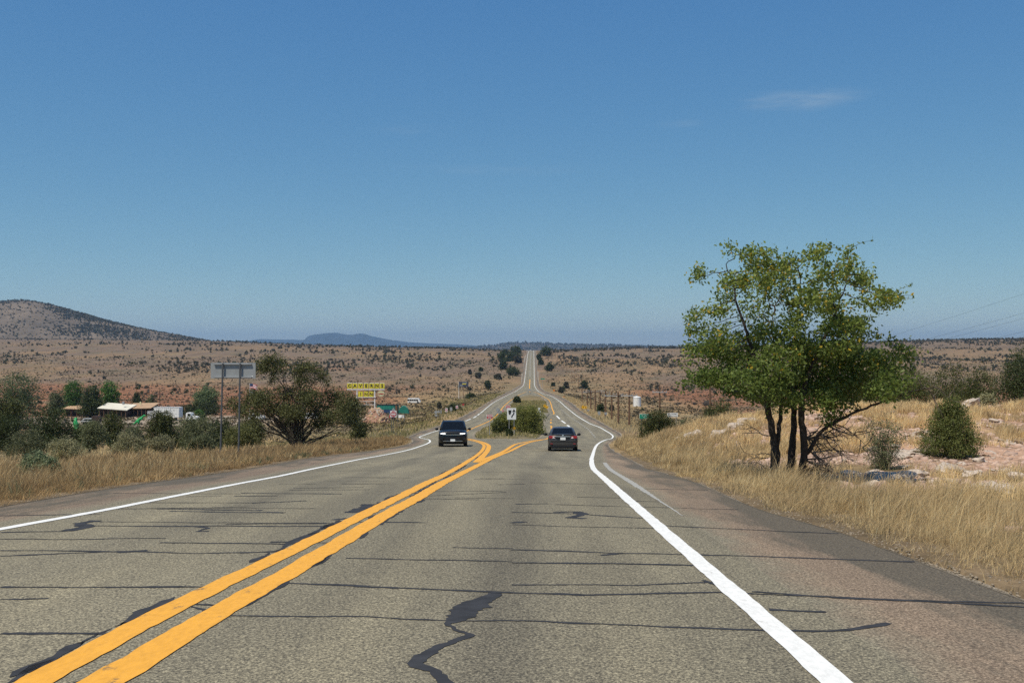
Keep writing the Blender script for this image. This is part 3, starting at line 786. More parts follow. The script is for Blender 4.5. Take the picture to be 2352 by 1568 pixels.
# ------------------------------------------------------------------ foliage
M_bark = plain('dark_bark', (0.045, 0.037, 0.030), 0.9, 0, 0.4, 14.0, 0.2)
M_greybark = plain('grey_bark', (0.15, 0.125, 0.10), 0.9, 0, 0.35, 12.0, 0.2)
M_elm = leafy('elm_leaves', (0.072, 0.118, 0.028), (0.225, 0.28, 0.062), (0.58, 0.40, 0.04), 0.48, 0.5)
M_juniper = leafy('juniper_sprays', (0.026, 0.036, 0.009), (0.105, 0.115, 0.030), None, 0.12)
M_juniper2 = leafy('dark_juniper_sprays', (0.017, 0.027, 0.009), (0.066, 0.086, 0.024), None, 0.12)
M_creosote = leafy('olive_leaves', (0.046, 0.055, 0.018), (0.160, 0.165, 0.055), None, 0.2)
M_young = leafy('young_juniper_sprays', (0.036, 0.050, 0.012), (0.150, 0.168, 0.042), None, 0.15)
M_sage = leafy('sage_leaves', (0.14, 0.14, 0.080), (0.32, 0.30, 0.155), None, 0.2)
M_grey = leafy('grey_leaves', (0.055, 0.066, 0.030), (0.165, 0.178, 0.085), None, 0.2)
M_green = leafy('bright_leaves', (0.035, 0.095, 0.018), (0.11, 0.205, 0.042), None, 0.3)
M_cotton = leafy('cottonwood_leaves', (0.065, 0.105, 0.045), (0.175, 0.215, 0.095), None, 0.3)
M_median = leafy('willowy_leaves', (0.10, 0.115, 0.026), (0.25, 0.26, 0.066), None, 0.35)
M_weed = leafy('green_weed', (0.085, 0.115, 0.060), (0.20, 0.235, 0.12), None, 0.25)
M_shrub = leafy('desert_shrub', (0.030, 0.031, 0.020), (0.090, 0.082, 0.050), None, 0.1)
M_straw = leafy('straw_grass', (0.33, 0.235, 0.125), (0.78, 0.59, 0.30), (0.90, 0.76, 0.46), 0.42)
M_rust = leafy('rusty_grass', (0.22, 0.142, 0.072), (0.60, 0.415, 0.195), (0.78, 0.62, 0.34), 0.42)
M_verdure = leafy('verge_green', (0.10, 0.115, 0.040), (0.36, 0.29, 0.12), None, 0.25)

def rnd_dirs(n, rng):
    v = rng.normal(size=(n, 3)); return v / np.linalg.norm(v, axis=1)[:, None]
def leaf_quads(c, size, rng, aspect=0.5, up=None, droop=0.0):
    """rhombic leaves at points c"""
    n = len(c)
    a = rnd_dirs(n, rng)
    if up is not None: a = a * (1 - up[0]) + np.array([0, 0, 1.0]) * up[0] + rnd_dirs(n, rng) * up[1]; a /= np.linalg.norm(a, axis=1)[:, None]
    if droop: a[:, 2] -= droop; a /= np.linalg.norm(a, axis=1)[:, None]
    b = np.cross(a, rnd_dirs(n, rng)); b /= np.linalg.norm(b, axis=1)[:, None] + 1e-9
    l = size * rng.uniform(0.65, 1.35, n)[:, None]; w = l * aspect
    V = np.stack([c - a * l * .5, c + b * w * .5 - a * l * .05, c + a * l * .5, c - b * w * .5 - a * l * .05], 1).reshape(-1, 3)
    return V, np.arange(4 * n).reshape(-1, 4)
def crown_points(blobs, n_cl, per, spread, rng, shell=0.6):
    """leaf positions: tufts scattered through lobes, denser towards their outsides"""
    vol = np.array([b[3] * b[4] * b[5] for b in blobs]) ** 0.75; vol = vol / vol.sum()
    which = rng.choice(len(blobs), n_cl, p=vol)
    d = rnd_dirs(n_cl, rng); r = rng.random(n_cl) ** (1 / (2.0 + 4 * shell))
    B = np.array(blobs)
    cc = B[which, :3] + d * r[:, None] * B[which, 3:6]
    out = np.repeat(cc, per, 0) + rng.normal(size=(n_cl * per, 3)) * spread * rng.uniform(0.5, 1.3, (n_cl, 1)).repeat(per, 0)
    t = np.clip(np.repeat(rng.random(n_cl), per) * 0.45 + rng.random(n_cl * per) * 0.55, 0, 1)
    return out, t, cc
def wood(ccs, base_pts, rng, n_br, r0, wob=0.12):
    mb = MB()
    pick = ccs[rng.choice(len(ccs), min(n_br, len(ccs)), replace=False)]
    for k, e in enumerate(pick):
        s = base_pts[k % len(base_pts)]
        s = np.array(s, float); L = np.linalg.norm(e - s)
        n = 6; pts = []
        side = rng.normal(size=3) * wob * L
        for i in range(n + 1):
            t = i / n
            p = s + (e - s) * np.array([t ** 1.25, t ** 1.25, t ** 0.9]) + side * math.sin(t * PI) * 0.5 + rng.normal(size=3) * 0.02 * L * (t > 0)
            pts.append(p)
        rr = [r0 * (1 - 0.9 * i / n) * rng.uniform(.8, 1.1) for i in range(n + 1)]
        mb.tube(pts, rr, 5)
    return mb
def bush_meshes(name, blobs, n_cl, per, spread, leaf, seed, n_br=14, r0=0.05, base=((0, 0, -0.1),), aspect=0.5, up=None, shell=0.6):
    rng = np.random.default_rng(seed)
    pts, t, cc = crown_points(blobs, n_cl, per, spread, rng, shell)
    pts[:, 2] = np.maximum(pts[:, 2], 0.02)
    V, Fc = leaf_quads(pts, leaf, rng, aspect, up)
    crown = np_mesh('crown', V, Fc, t)
    tr = wood(cc, base, rng, n_br, r0).mesh('trunk', True) if n_br else None
    return crown, tr
def plant(name, label, cat, loc, meshes, mleaf, mbark, group=None, rz=0.0, scale=1.0):
    t = thing(name, label, cat, loc, rz, group)
    t.scale = (scale,) * 3
    crown, tr = meshes
    if not crown.materials: crown.materials.append(mleaf)
    link('crown', crown, None, t)
    if tr is not None:
        if not tr.materials: tr.materials.append(mbark)
        link('trunk', tr, None, t)
    return t
def lobes(w, h, rng, n=9, flat=0.75, low=0.05, depth=None):
    """lobes filling a bush w wide and h tall standing on the ground"""
    out = []
    dp = depth or w * 0.8
    for k in range(n):
        a = rng.uniform(0, 2 * PI); r = rng.uniform(0.1, 1) ** 0.7
        s = rng.uniform(0.20, 0.36)
        rw = w * s; rh = h * s * 1.1 * flat
        zt = rng.uniform(low + 0.25, 1.0)
        lim = math.sqrt(max(0.05, 1 - max(0, (zt - 0.45) / 0.62) ** 2))
        x = math.cos(a) * r * (w / 2 - rw * .8) * lim; y = math.sin(a) * r * (dp / 2 - rw * .6) * lim
        out.append((x, y, h * zt - rh, rw, rw * dp / w, rh))
    out.append((0, 0, h * 0.5, w * .30, dp * .30, h * .42))
    return out

# ------------------------------------------------------------------ the big roadside tree
def big_tree():
    rng = np.random.default_rng(12)
    Yt = 24.0; px = 0.3844 * Yt / F                  # crop pixels -> metres
    bx, by, bz = at(1812, Yt)
    cx0, cy0 = (1812 - 1492.9) / 0.3844, 1530.0       # crop position of the tree's foot
    bl = [(440, 130, 60, 50), (330, 250, 75, 55), (560, 180, 85, 60), (690, 230, 95, 75), (560, 320, 90, 70), (800, 310, 100, 90), (890, 190, 55, 80), (990, 300, 90, 70), (960, 160, 70, 30),
          (1170, 210, 60, 75), (1250, 290, 95, 60), (1350, 300, 70, 55), (1300, 430, 130, 70), (1480, 420, 65, 24), (1150, 430, 100, 80), (900, 430, 120, 85), (730, 430, 80, 80),
          (430, 500, 70, 40), (280, 580, 55, 60), (380, 650, 100, 55), (260, 700, 60, 40), (430, 740, 140, 55), (300, 880, 100, 60), (500, 880, 150, 85),
          (690, 800, 150, 120), (900, 680, 170, 110), (1100, 600, 130, 80), (1300, 560, 90, 40), (1000, 850, 190, 110), (1200, 800, 170, 95), (1370, 770, 130, 55), (1510, 730, 70, 38),
          (1400, 890, 140, 75), (1160, 960, 160, 80), (850, 950, 160, 75), (630, 970, 120, 50), (620, 660, 90, 60), (1340, 640, 60, 30), (210, 940, 50, 40), (660, 1010, 60, 40), (1010, 1010, 120, 60), (640, 520, 70, 70), (480, 400, 60, 60), (400, 330, 60, 50), (1050, 480, 80, 70), (1200, 560, 110, 70), (760, 600, 90, 70), (1450, 820, 110, 60), (180, 800, 40, 40), (230, 520, 30, 30), (1020, 700, 120, 70), (780, 1010, 120, 50), (1280, 960, 110, 60), (880, 300, 80, 80)]
    B = []
    for x, y, rx, ry in bl:
        X = (x - cx0) * px; Z = (cy0 - y) * px
        dep = 1.45 * math.sqrt(max(0.1, 1 - ((X - 0.1) / 3.3) ** 2))
        for k in range(2 if rx > 80 else 1):
            B.append((X, rng.uniform(-dep, dep), Z, rx * px * 1.15, max(rx, ry) * px * 1.2, ry * px * 1.2))
    B = np.array(B)
    # attraction points
    n = 2400
    vol = (B[:, 3] * B[:, 4] * B[:, 5]) ** 0.7; vol /= vol.sum()
    w = rng.choice(len(B), n, p=vol)
    A = B[w, :3] + rnd_dirs(n, rng) * (rng.random(n) ** 0.4)[:, None] * B[w, 3:6]
    # trunks: three stems with a fork, drawn from the picture
    def cp(x, y, d=0.0): return np.array([(x - cx0) * px, d, (cy0 - y) * px])
    stems = [([cp(745, 1545, -.1), cp(742, 1400, -.1), cp(738, 1280, -.1), cp(715, 1160, -.15), cp(690, 1060, -.2), cp(640, 900, -.25), cp(595, 700, -.2), cp(545, 560, -.2), cp(515, 460, -.15), cp(490, 330, -.1), cp(450, 220, -.1)], .105, .010),
             ([cp(746, 1400, -.08), cp(758, 1300, -.06), cp(775, 1180, 0), cp(790, 1050, .1), cp(800, 900, .3), cp(790, 700, .4), cp(760, 520, .5)], .065, .010),
             ([cp(845, 1545, .1), cp(852, 1400, .1), cp(865, 1250, .15), cp(870, 1100, .15), cp(868, 950, .1), cp(865, 760, 0), cp(862, 620, -.1), cp(880, 450, -.2), cp(890, 300, -.2)], .10, .010),
             ([cp(890, 1545, -.05), cp(905, 1420, -.1), cp(912, 1300, -.15), cp(900, 1180, -.15), cp(885, 1080, -.2), cp(905, 930, -.3), cp(960, 760, -.4), cp(1040, 580, -.5), cp(1110, 400, -.5), cp(1150, 280, -.4)], .105, .010),
             ([cp(925, 1330, -.1), cp(1000, 1200, -.3), cp(1090, 1130, -.45), cp(1230, 1060, -.6), cp(1380, 1000, -.7), cp(1500, 955, -.8), cp(1600, 935, -.9)], .048, .010)]
    nodes = []; par = []; rad0 = []
    tr = MB()
    for pts, ra, rb in stems:
        P0 = np.array(pts)
        L = np.concatenate([[0], np.cumsum(np.linalg.norm(np.diff(P0, axis=0), axis=1))])
        s = np.linspace(0, L[-1], int(L[-1] / 0.12) + 2)
        q = np.stack([np.interp(s, L, P0[:, i]) for i in range(3)], 1)
        q[1:-1] = 0.5 * q[1:-1] + 0.25 * (q[:-2] + q[2:])
        q += rng.normal(size=q.shape) * 0.012
        rr = ra + (rb - ra) * (s / L[-1]) ** 0.8
        rr[:4] *= np.array([1.35, 1.2, 1.1, 1.04])
        rr = rr * (1.08 + 0.22 * (rng.random(len(rr)) - .5))
        tr.tube(q, list(rr), 9)
        st = len(nodes)
        for i, p in enumerate(q):
            if p[2] > 1.0: nodes.append(p); par.append(-1)
    nodes = [np.array(p) for p in nodes]
    # space colonisation for the branches
    NN = np.array(nodes); D = 0.12
    alive = np.ones(n, bool)
    dist = np.full(n, 1e9); near = np.zeros(n, int)
    def upd(idx):
        for i in idx:
            d = np.linalg.norm(A - nodes[i], axis=1)
            k = d < dist; dist[k] = d[k]; near[k] = i
    upd(range(len(nodes)))
    for it in range(60):
        act = alive & (dist < 2.2)
        if not act.any(): break
        new = []
        for i in np.unique(near[act]):
            k = act & (near == i)
            v = (A[k] - nodes[i]); v /= np.linalg.norm(v, axis=1)[:, None] + 1e-9
            v = v.mean(0) + rng.normal(size=3) * 0.12
            v /= np.linalg.norm(v) + 1e-9
            nodes.append(nodes[i] + v * D); par.append(int(i)); new.append(len(nodes) - 1)
        upd(new)
        alive &= dist > 0.16
        if len(nodes) > 7000: break
    nn = len(nodes); kids = np.zeros(nn, int)
    load = np.ones(nn) * 0.5
    for i in range(nn - 1, -1, -1):
        if par[i] >= 0: load[par[i]] += load[i]; kids[par[i]] += 1
    r = np.clip(0.0035 * load ** 0.48, 0.004, 0.035)
    br = MB()
    for i in range(nn):
        if par[i] >= 0:
            p = par[i]
            rp = r[p] if par[p] >= 0 else r[i]
            br.tube([nodes[p], nodes[i]], [rp, r[i]], 4, cap=False)
    NN = np.array(nodes); grown = np.array([p >= 0 for p in par])
    tips = NN[grown & (load < 5.0)]
    # leaves hang in sprays along the thin twigs
    nl = 28000
    c = tips[rng.integers(0, len(tips), nl)] + rng.normal(size=(nl, 3)) * 0.085
    # inner fill, so the lower crown is dense
    nin = 26000
    w2 = rng.choice(len(B), nin, p=vol)
    c2 = B[w2, :3] + rnd_dirs(nin, rng) * (rng.random(nin) ** 0.5)[:, None] * B[w2, 3:6] * 0.95
    low = c2[:, 2] < 3.4
    c2 = c2[(low & (rng.random(nin) < 0.46)) | (rng.random(nin) < 0.22)]
    c = np.concatenate([c, c2])
    # loose sprays standing out of the outline, bent by the wind
    sp = []; spw = MB()
    outer = NN[grown & (load < 1.2)]
    outer = outer[np.argsort(-(outer[:, 2] + 0.25 * np.abs(outer[:, 0])))][:700]
    for p in outer[rng.choice(len(outer), 150, replace=False)]:
        dr = np.array([rng.normal(.45, .5), rng.normal(0, .4), rng.uniform(.1, 1.1)]); dr /= np.linalg.norm(dr); Ls = rng.uniform(.2, .6)
        q_ = [p]
        for i in range(5):
            dr = dr + np.array([.14, 0, -.10]); dr /= np.linalg.norm(dr); q_.append(q_[-1] + dr * Ls / 5)
        spw.tube(q_, [.005, .0045, .004, .0035, .003, .003], 4)
        for i in range(1, 6):
            for j in range(rng.integers(1, 4)): sp.append(q_[i] + rng.normal(size=3) * .03)
    c = np.concatenate([c, np.array(sp)])
    V, Fc = leaf_quads(c, 0.086, rng, 0.56, droop=0.25)
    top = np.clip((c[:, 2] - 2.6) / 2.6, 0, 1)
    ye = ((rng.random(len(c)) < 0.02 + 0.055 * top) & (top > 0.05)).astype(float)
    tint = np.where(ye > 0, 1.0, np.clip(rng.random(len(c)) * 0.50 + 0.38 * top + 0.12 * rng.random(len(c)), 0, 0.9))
    t = thing('roadside_tree', 'large leafy green tree with several dark trunks beside the right shoulder', 'tree', (bx, by, bz - 0.05))
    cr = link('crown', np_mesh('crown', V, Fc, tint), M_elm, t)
    link('trunk', tr.mesh('trunk', True), M_bark, t)
    link('branches', br.mesh('branches'), M_bark, t)['kind'] = 'stuff'
    link('sprays', spw.mesh('sprays'), M_bark, t)['kind'] = 'stuff'
    # dead lower twigs
    tw = MB()
    def twig(p, d, L, r0, depth):
        p = np.array(p, float); d = np.array(d, float); d /= np.linalg.norm(d)
        pts = [p]; n_ = 5
        for i in range(n_):
            d = d + rng.normal(size=3) * 0.22; d[2] -= 0.05; d /= np.linalg.norm(d)
            pts.append(pts[-1] + d * L / n_)
        tw.tube(pts, [r0 * (1 - .8 * i / n_) for i in range(n_ + 1)], 4)
        if depth > 0:
            for j in range(rng.integers(2, 5)):
                i = rng.integers(1, n_ + 1)
                twig(pts[i], d + rng.normal(size=3) * 0.9, L * rng.uniform(.4, .7), r0 * .55, depth - 1)
    for k in range(32):
        x_, y_ = [(930, 1380), (940, 1250), (960, 1330), (925, 1450), (1050, 1170), (1010, 1230)][k % 6]
        twig(cp(x_, y_, rng.uniform(-.2, .2)), (rng.uniform(.3, 1), rng.uniform(-.7, .7), rng.uniform(-.55, .35)), rng.uniform(.5, 1.3), .02, 2)
    for k in range(8):
        twig(cp(715, rng.uniform(1230, 1480), rng.uniform(-.2, .2)), (-1, rng.uniform(-.6, .6), rng.uniform(-.5, .4)), rng.uniform(.4, .8), .013, 2)
    twig(cp(1550, 935, -.85), (1, 0, -.1), 0.9, .016, 1); twig(cp(1600, 930, -.9), (.7, 0, -.8), 0.8, .013, 1)
    link('dead_twigs', tw.mesh('dead_twigs'), M_greybark, t)['kind'] = 'stuff'
big_tree()

# ------------------------------------------------------------------ shrubs and trees set out one by one
def place_bush(name, label, cat, u0, u1, vtop, vbase, mleaf, mbark=None, y=None, seed=1, n_cl=260, per=16, leafpx=2.6, shape=None, group=None, n_br=16, nl=10, low=0.05, up=None, asp=0.5, spread=None, shell=0.6, flat=0.75):
    uc = 0.5 * (u0 + u1)
    if y is None: x, y, z = ground_hit(uc, vbase)
    else:
        x, y, z = at(uc, y)
    w = (u1 - u0) * y / F
    h = EYE - (vtop - VH) / F * y - z
    rng = np.random.default_rng(seed)
    bl = shape(w, h) if shape else lobes(w, h, rng, nl + 4, flat, low)
    leafpx = leafpx * (1.6 if y > 40 else 1.3); n_cl = int(n_cl * 1.5); asp = max(asp, .42)
    ms = bush_meshes(name, bl, n_cl, per, spread or max(w, h) * 0.045, leafpx * y / F, seed, n_br, max(0.02, 0.012 * h), aspect=asp, up=up, shell=shell)
    return plant(name, label, cat, (x, y, z), ms, mleaf, mbark or M_greybark, group)
def cone(w, h):
    out = []
    for k in range(26):
        t = k / 26.0; r = 0.5 * w * (1 - t ** 1.4) ** 0.8 * (0.82 + 0.18 * min(1, t * 6)); n = max(1, int(6 * (1 - t)))
        a = k * 2.4
        out.append((math.cos(a) * r * .62, math.sin(a) * r * .62, h * (0.10 + 0.82 * t), max(.16 * w, r * .55), max(.16 * w, r * .55), h * .13))
    return out
def left_juniper(w, h):
    s = lambda x, z, rx, rz, y=0.0: (x * w, y * w, z * h, rx * w * .92, rx * w, rz * h * .92)
    return [s(-.22, .92, .05, .06), s(-.14, .95, .06, .05), s(-.25, .84, .06, .07), s(-.15, .83, .07, .09), s(-.10, .87, .05, .07), s(-.17, .74, .04, .06), s(0, .80, .05, .09), s(.06, .84, .07, .07), s(.12, .85, .06, .06),
            s(.18, .78, .06, .06), s(.06, .72, .08, .08), s(.22, .70, .04, .05), s(-.42, .46, .09, .09), s(-.32, .52, .09, .10, .1), s(-.22, .52, .09, .11, -.1), s(-.10, .58, .08, .09), s(0, .55, .10, .11, .1), s(.12, .52, .10, .12, -.1),
            s(.25, .52, .10, .11, .1), s(.36, .48, .09, .12), s(.45, .40, .06, .09), s(-.30, .38, .10, .09, -.1), s(-.15, .40, .11, .09, .1), s(0, .40, .11, .09, -.15), s(.15, .38, .11, .09, .1), s(.30, .36, .10, .08, -.1),
            s(.42, .28, .07, .06), s(-.05, .30, .10, .06, .1), s(.20, .27, .10, .06), s(.47, .22, .05, .04)]
place_bush('juniper', 'broad olive juniper with two tufted tops beside the grey sign back', 'tree', 520, 840, 812, 1020, M_creosote, M_bark, y=76, seed=21, n_cl=1150, per=22, leafpx=2.4, shape=left_juniper, n_br=60, spread=0.20, up=(.3, .5), asp=.5, shell=.25)
place_bush('brushwood', 'skirt of bare grey twigs under the two-topped juniper', 'brush', 600, 800, 978, 1022, M_grey, M_bark, y=74, seed=121, n_cl=70, per=8, leafpx=1.4, n_br=100, up=(.3, .6))
place_bush('juniper', 'dark juniper at the left picture edge below the pale cottonwood', 'tree', -45, 66, 902, 1000, M_juniper, y=108, seed=22, n_cl=380, per=20, leafpx=2.4)
place_bush('juniper', 'wide dark juniper in front of the upright green dinosaur', 'tree', 56, 178, 922, 1022, M_juniper2, y=92, seed=23, n_cl=420, per=20, leafpx=2.4, nl=12)
place_bush('grey_shrub', 'low grey-green shrub in front of the dark junipers at far left', 'shrub', 5, 124, 980, 1036, M_grey, y=62, seed=24, n_cl=340, per=18, leafpx=2.2, up=(.3, .6), asp=.35)
place_bush('grey_shrub', 'grey twiggy shrub right of the wide dark juniper', 'shrub', 174, 252, 962, 1016, M_grey, y=82, seed=25, n_cl=330, per=18, leafpx=2.2, up=(.4, .6), asp=.3)
place_bush('olive_shrub', 'dull green upright shrub below the low white-roofed building', 'shrub', 232, 290, 944, 1000, M_juniper, y=118, seed=26, n_cl=280, per=18, leafpx=2.3, up=(.4, .5), asp=.35)
place_bush('sagebrush', 'pale tufted sagebrush in the verge, the larger of two', 'shrub', 247, 336, 990, 1041, M_sage, y=60, seed=27, n_cl=300, per=16, leafpx=2.2, up=(.6, .4), asp=.3)
place_bush('sagebrush', 'pale tufted sagebrush in the verge, the smaller one to the right', 'shrub', 332, 402, 998, 1039, M_sage, y=61, seed=28, n_cl=240, per=16, leafpx=2.2, up=(.6, .4), asp=.3)
place_bush('juniper', 'rounded green juniper hiding the box truck', 'tree', 320, 418, 940, 1008, M_juniper, y=98, seed=29, n_cl=420, per=20, leafpx=2.3, nl=12)
place_bush('scrub', 'loose greyish scrub between the round juniper and the sign posts', 'shrub', 392, 512, 950, 1026, M_grey, y=84, seed=30, n_cl=420, per=18, leafpx=2.2, up=(.4, .6), asp=.3, nl=12)
place_bush('scrub', 'thin olive scrub under the left flank of the two-topped juniper', 'shrub', 496, 600, 968, 1030, M_creosote, y=80, seed=31, n_cl=300, per=16, leafpx=2.2, up=(.4, .6), asp=.3)
place_bush('green_weed', 'soft pale-green weed clump in the brown grass near the left edge', 'weed', 44, 140, 1034, 1104, M_weed, y=24, seed=32, n_cl=300, per=26, leafpx=4.0, n_br=8, up=(.6, .5), asp=.22)
place_bush('yellow_weed', 'yellowish low weed right of the pale-green clump', 'weed', 118, 162, 1032, 1056, M_verdure, y=36, seed=33, n_cl=90, per=18, leafpx=3.2, n_br=4, up=(.5, .5), asp=.3)
for k_, (a_, b_, t_, vb_, yy_, m_, lb_) in enumerate([(150, 235, 968, 1014, 100, M_juniper2, 'dark low juniper behind the grey twiggy shrub'), (268, 345, 974, 1008, 104, M_grey, 'dim shrub between the sagebrush and the dinosaur'), (405, 470, 962, 1016, 90, M_juniper, 'olive shrub behind the loose greyish scrub'),
        (470, 545, 954, 1016, 94, M_juniper2, 'dark shrub behind the left sign post'), (540, 620, 956, 1018, 98, M_creosote, 'olive shrub between the sign posts and the big juniper'), (-30, 60, 950, 1022, 78, M_juniper2, 'dark shrub at the lower left picture edge'), (100, 200, 1004, 1042, 52, M_sage, 'straggly pale shrub in front of the wide dark juniper'),
        (418, 500, 1000, 1040, 62, M_grey, 'low grey shrub by the foot of the left sign post'), (800, 850, 970, 1006, 96, M_creosote, 'low olive shrub at the right flank of the big juniper')]):
    place_bush('scrub', lb_, 'shrub', a_, b_, t_, vb_, m_, y=yy_, seed=140 + k_, n_cl=330, per=18, leafpx=2.2, up=(.4, .5), asp=.4, nl=12)
# around the motel
place_bush('cottonwood', 'tall pale-green cottonwood at the left picture edge', 'tree', -20, 106, 852, 960, M_cotton, y=235, seed=34, n_cl=420, per=18, leafpx=2.2)
place_bush('shade_tree', 'leafy green tree left of the dark conifer by the motel', 'tree', 134, 200, 872, 960, M_green, y=318, seed=35, n_cl=380, per=18, leafpx=2.0, up=(.3, .5))
place_bush('conifer', 'blackish conifer between two bright leafy trees', 'tree', 180, 240, 876, 965, M_juniper2, y=304, seed=36, n_cl=380, per=18, leafpx=2.0)
place_bush('shade_tree', 'bright leafy tree right of the dark conifer, above the white roof', 'tree', 222, 284, 873, 962, M_green, y=326, seed=37, n_cl=420, per=18, leafpx=2.0)
place_bush('grey_tree', 'dim grey-green tree between cottonwood and leafy tree', 'tree', 104, 152, 892, 960, M_grey, y=300, seed=38, n_cl=240, per=16, leafpx=2.0)
place_bush('cypress', 'narrow dark conifer behind the motel, the left of a pair', 'tree', 300, 329, 900, 952, M_juniper2, y=352, seed=39, n_cl=200, per=16, leafpx=1.8, shape=cone)
place_bush('cypress', 'wider grey conifer behind the motel, the right of a pair', 'tree', 326, 368, 904, 952, M_grey, y=355, seed=40, n_cl=240, per=16, leafpx=1.8)
place_bush('roadside_elm', 'green spreading tree left of the big sign posts', 'tree', 430, 514, 886, 962, M_cotton, y=322, seed=41, n_cl=380, per=18, leafpx=2.0)
place_bush('hedge', 'dark hedge below the spreading tree by the sign posts', 'hedge', 400, 520, 926, 958, M_juniper2, y=318, seed=42, n_cl=300, per=16, leafpx=1.9, nl=14)
place_bush('young_tree', 'small round bright-green tree by the white truck cab', 'tree', 447, 476, 940, 968, M_green, y=285, seed=43, n_cl=160, per=16, leafpx=1.9)
place_bush('olive_shrub', 'dark shrub left of the motel sign legs', 'shrub', 780, 830, 908, 964, M_juniper, y=262, seed=44, n_cl=260, per=16, leafpx=1.9)
# the island
place_bush('willow_tree', 'spreading yellow-green tree on the island behind the keep-right sign', 'tree', 1170, 1262, 926, 1003, M_median, M_bark, y=126, seed=45, n_cl=520, per=20, leafpx=1.8, n_br=36)
place_bush('willow_tree', 'yellow-green tree on the island left of the keep-right sign', 'tree', 1128, 1200, 942, 1004, M_median, M_bark, y=127, seed=46, n_cl=380, per=20, leafpx=1.8, n_br=26)
place_bush('juniper', 'dark rounded juniper at the left front of the island', 'tree', 1128, 1160, 962, 1000, M_juniper, y=121, seed=47, n_cl=240, per=18, leafpx=1.8)
place_bush('dark_weed', 'dark green weed with yellow flowers on the island below the keep-right sign', 'weed', 1161, 1180, 984, 1008, M_juniper2, y=112.5, seed=48, n_cl=120, per=16, leafpx=1.9, n_br=5)
place_bush('juniper', 'lone dark juniper in the middle of the island', 'tree', 1177, 1199, 910, 927, M_juniper2, y=300, seed=49, n_cl=170, per=16, leafpx=1.6)
# right side
place_bush('juniper', 'ragged juniper with bare grey stems at the end of the rocky bank', 'tree', 1462, 1562, 940, 1012, M_juniper, M_greybark, y=66, seed=50, n_cl=420, per=20, leafpx=2.3, n_br=40, up=(.4, .5), asp=.35)
place_bush('juniper', 'green juniper behind the bank left of the big tree trunks', 'tree', 1600, 1700, 918, 990, M_juniper, y=74, seed=51, n_cl=380, per=20, leafpx=2.3)
place_bush('scrub', 'bare grey scrub between juniper and rocky bank', 'shrub', 1552, 1606, 958, 1006, M_grey, y=70, seed=52, n_cl=130, per=12, leafpx=2.0, n_br=40)
place_bush('juniper', 'young cone-shaped dark juniper standing alone on the right bank', 'tree', 2116, 2250, 912, 1038, M_young, y=32, seed=53, n_cl=620, per=24, leafpx=3.4, shape=cone, n_br=20, up=(.55, .5), asp=.3, spread=0.085, shell=.8)
place_bush('mesquite', 'thin grey-green bush on the bank between big tree and young juniper', 'shrub', 1975, 2085, 948, 1050, M_grey, y=29, seed=54, n_cl=300, per=14, leafpx=3.0, n_br=46, asp=.4, spread=0.08)
for k_, (a_, b_, t_, yy_) in enumerate([(1905, 2060, 852, 62), (2010, 2160, 842, 66), (2100, 2260, 822, 70), (2200, 2320, 836, 64)]):
    place_bush('juniper', 'juniper in the thicket behind the right bank, ' + ['first from the left', 'second from the left', 'tallest, third from the left', 'fourth, right of the tallest'][k_], 'tree', a_, b_, t_, 940, M_juniper, y=yy_, seed=60 + k_, n_cl=420, per=20, leafpx=2.5, up=(.5, .5), asp=.35, group='junipers behind the right bank')
place_bush('juniper', 'dark tall juniper cut by the right picture edge', 'tree', 2288, 2420, 792, 945, M_juniper2, y=56, seed=66, n_cl=560, per=20, leafpx=2.6, up=(.4, .5), asp=.4)
place_bush('grey_shrub', 'pale grey shrub on the crest of the right bank', 'shrub', 2238, 2290, 900, 936, M_sage, y=49, seed=67, n_cl=130, per=16, leafpx=2.6, up=(.5, .5), asp=.3)
# along the far road
far = [(1090, 1108, 853, 869, 'squat round dark shrub on the slope left of the far road'), (1099, 1111, 842, 853, 'small dark shrub above the squat round one'), (1074, 1084, 847, 860, 'small dark bush left of the squat round one'),
       (1112, 1130, 871, 893, 'thin leaning shrub in the field left of the fork'), (1070, 1085, 888, 896, 'flat dark shrub below the billboard'), (1067, 1092, 900, 916, 'broad dull shrub in the field left of the road'),
       (1132, 1155, 856, 871, 'dark spiky shrub beside the far left verge'), (1022, 1060, 924, 945, 'grey-green shrub behind the far signs on the left'), (1002, 1015, 922, 938, 'small dark bush near the parked bus'),
       (1330, 1356, 872, 893, 'big round dark tree among the poles right of the far road'), (1293, 1309, 876, 892, 'round green tree right of the fork'), (1266, 1276, 878, 887, 'small round dark bush right of the fork'), (1282, 1294, 887, 902, 'dark bush beside the orange sign'),
       (1368, 1390, 927, 947, 'round dark juniper under the wires, the larger of two'), (1398, 1413, 929, 945, 'round dark juniper under the wires, the smaller of two')]
for k_, (a_, b_, t_, vb_, lb_) in enumerate(far):
    place_bush('shrub', lb_, 'shrub', a_, b_, t_, vb_, M_juniper2 if k_ % 2 else M_shrub, seed=80 + k_, n_cl=110, per=14, leafpx=1.6, n_br=6)
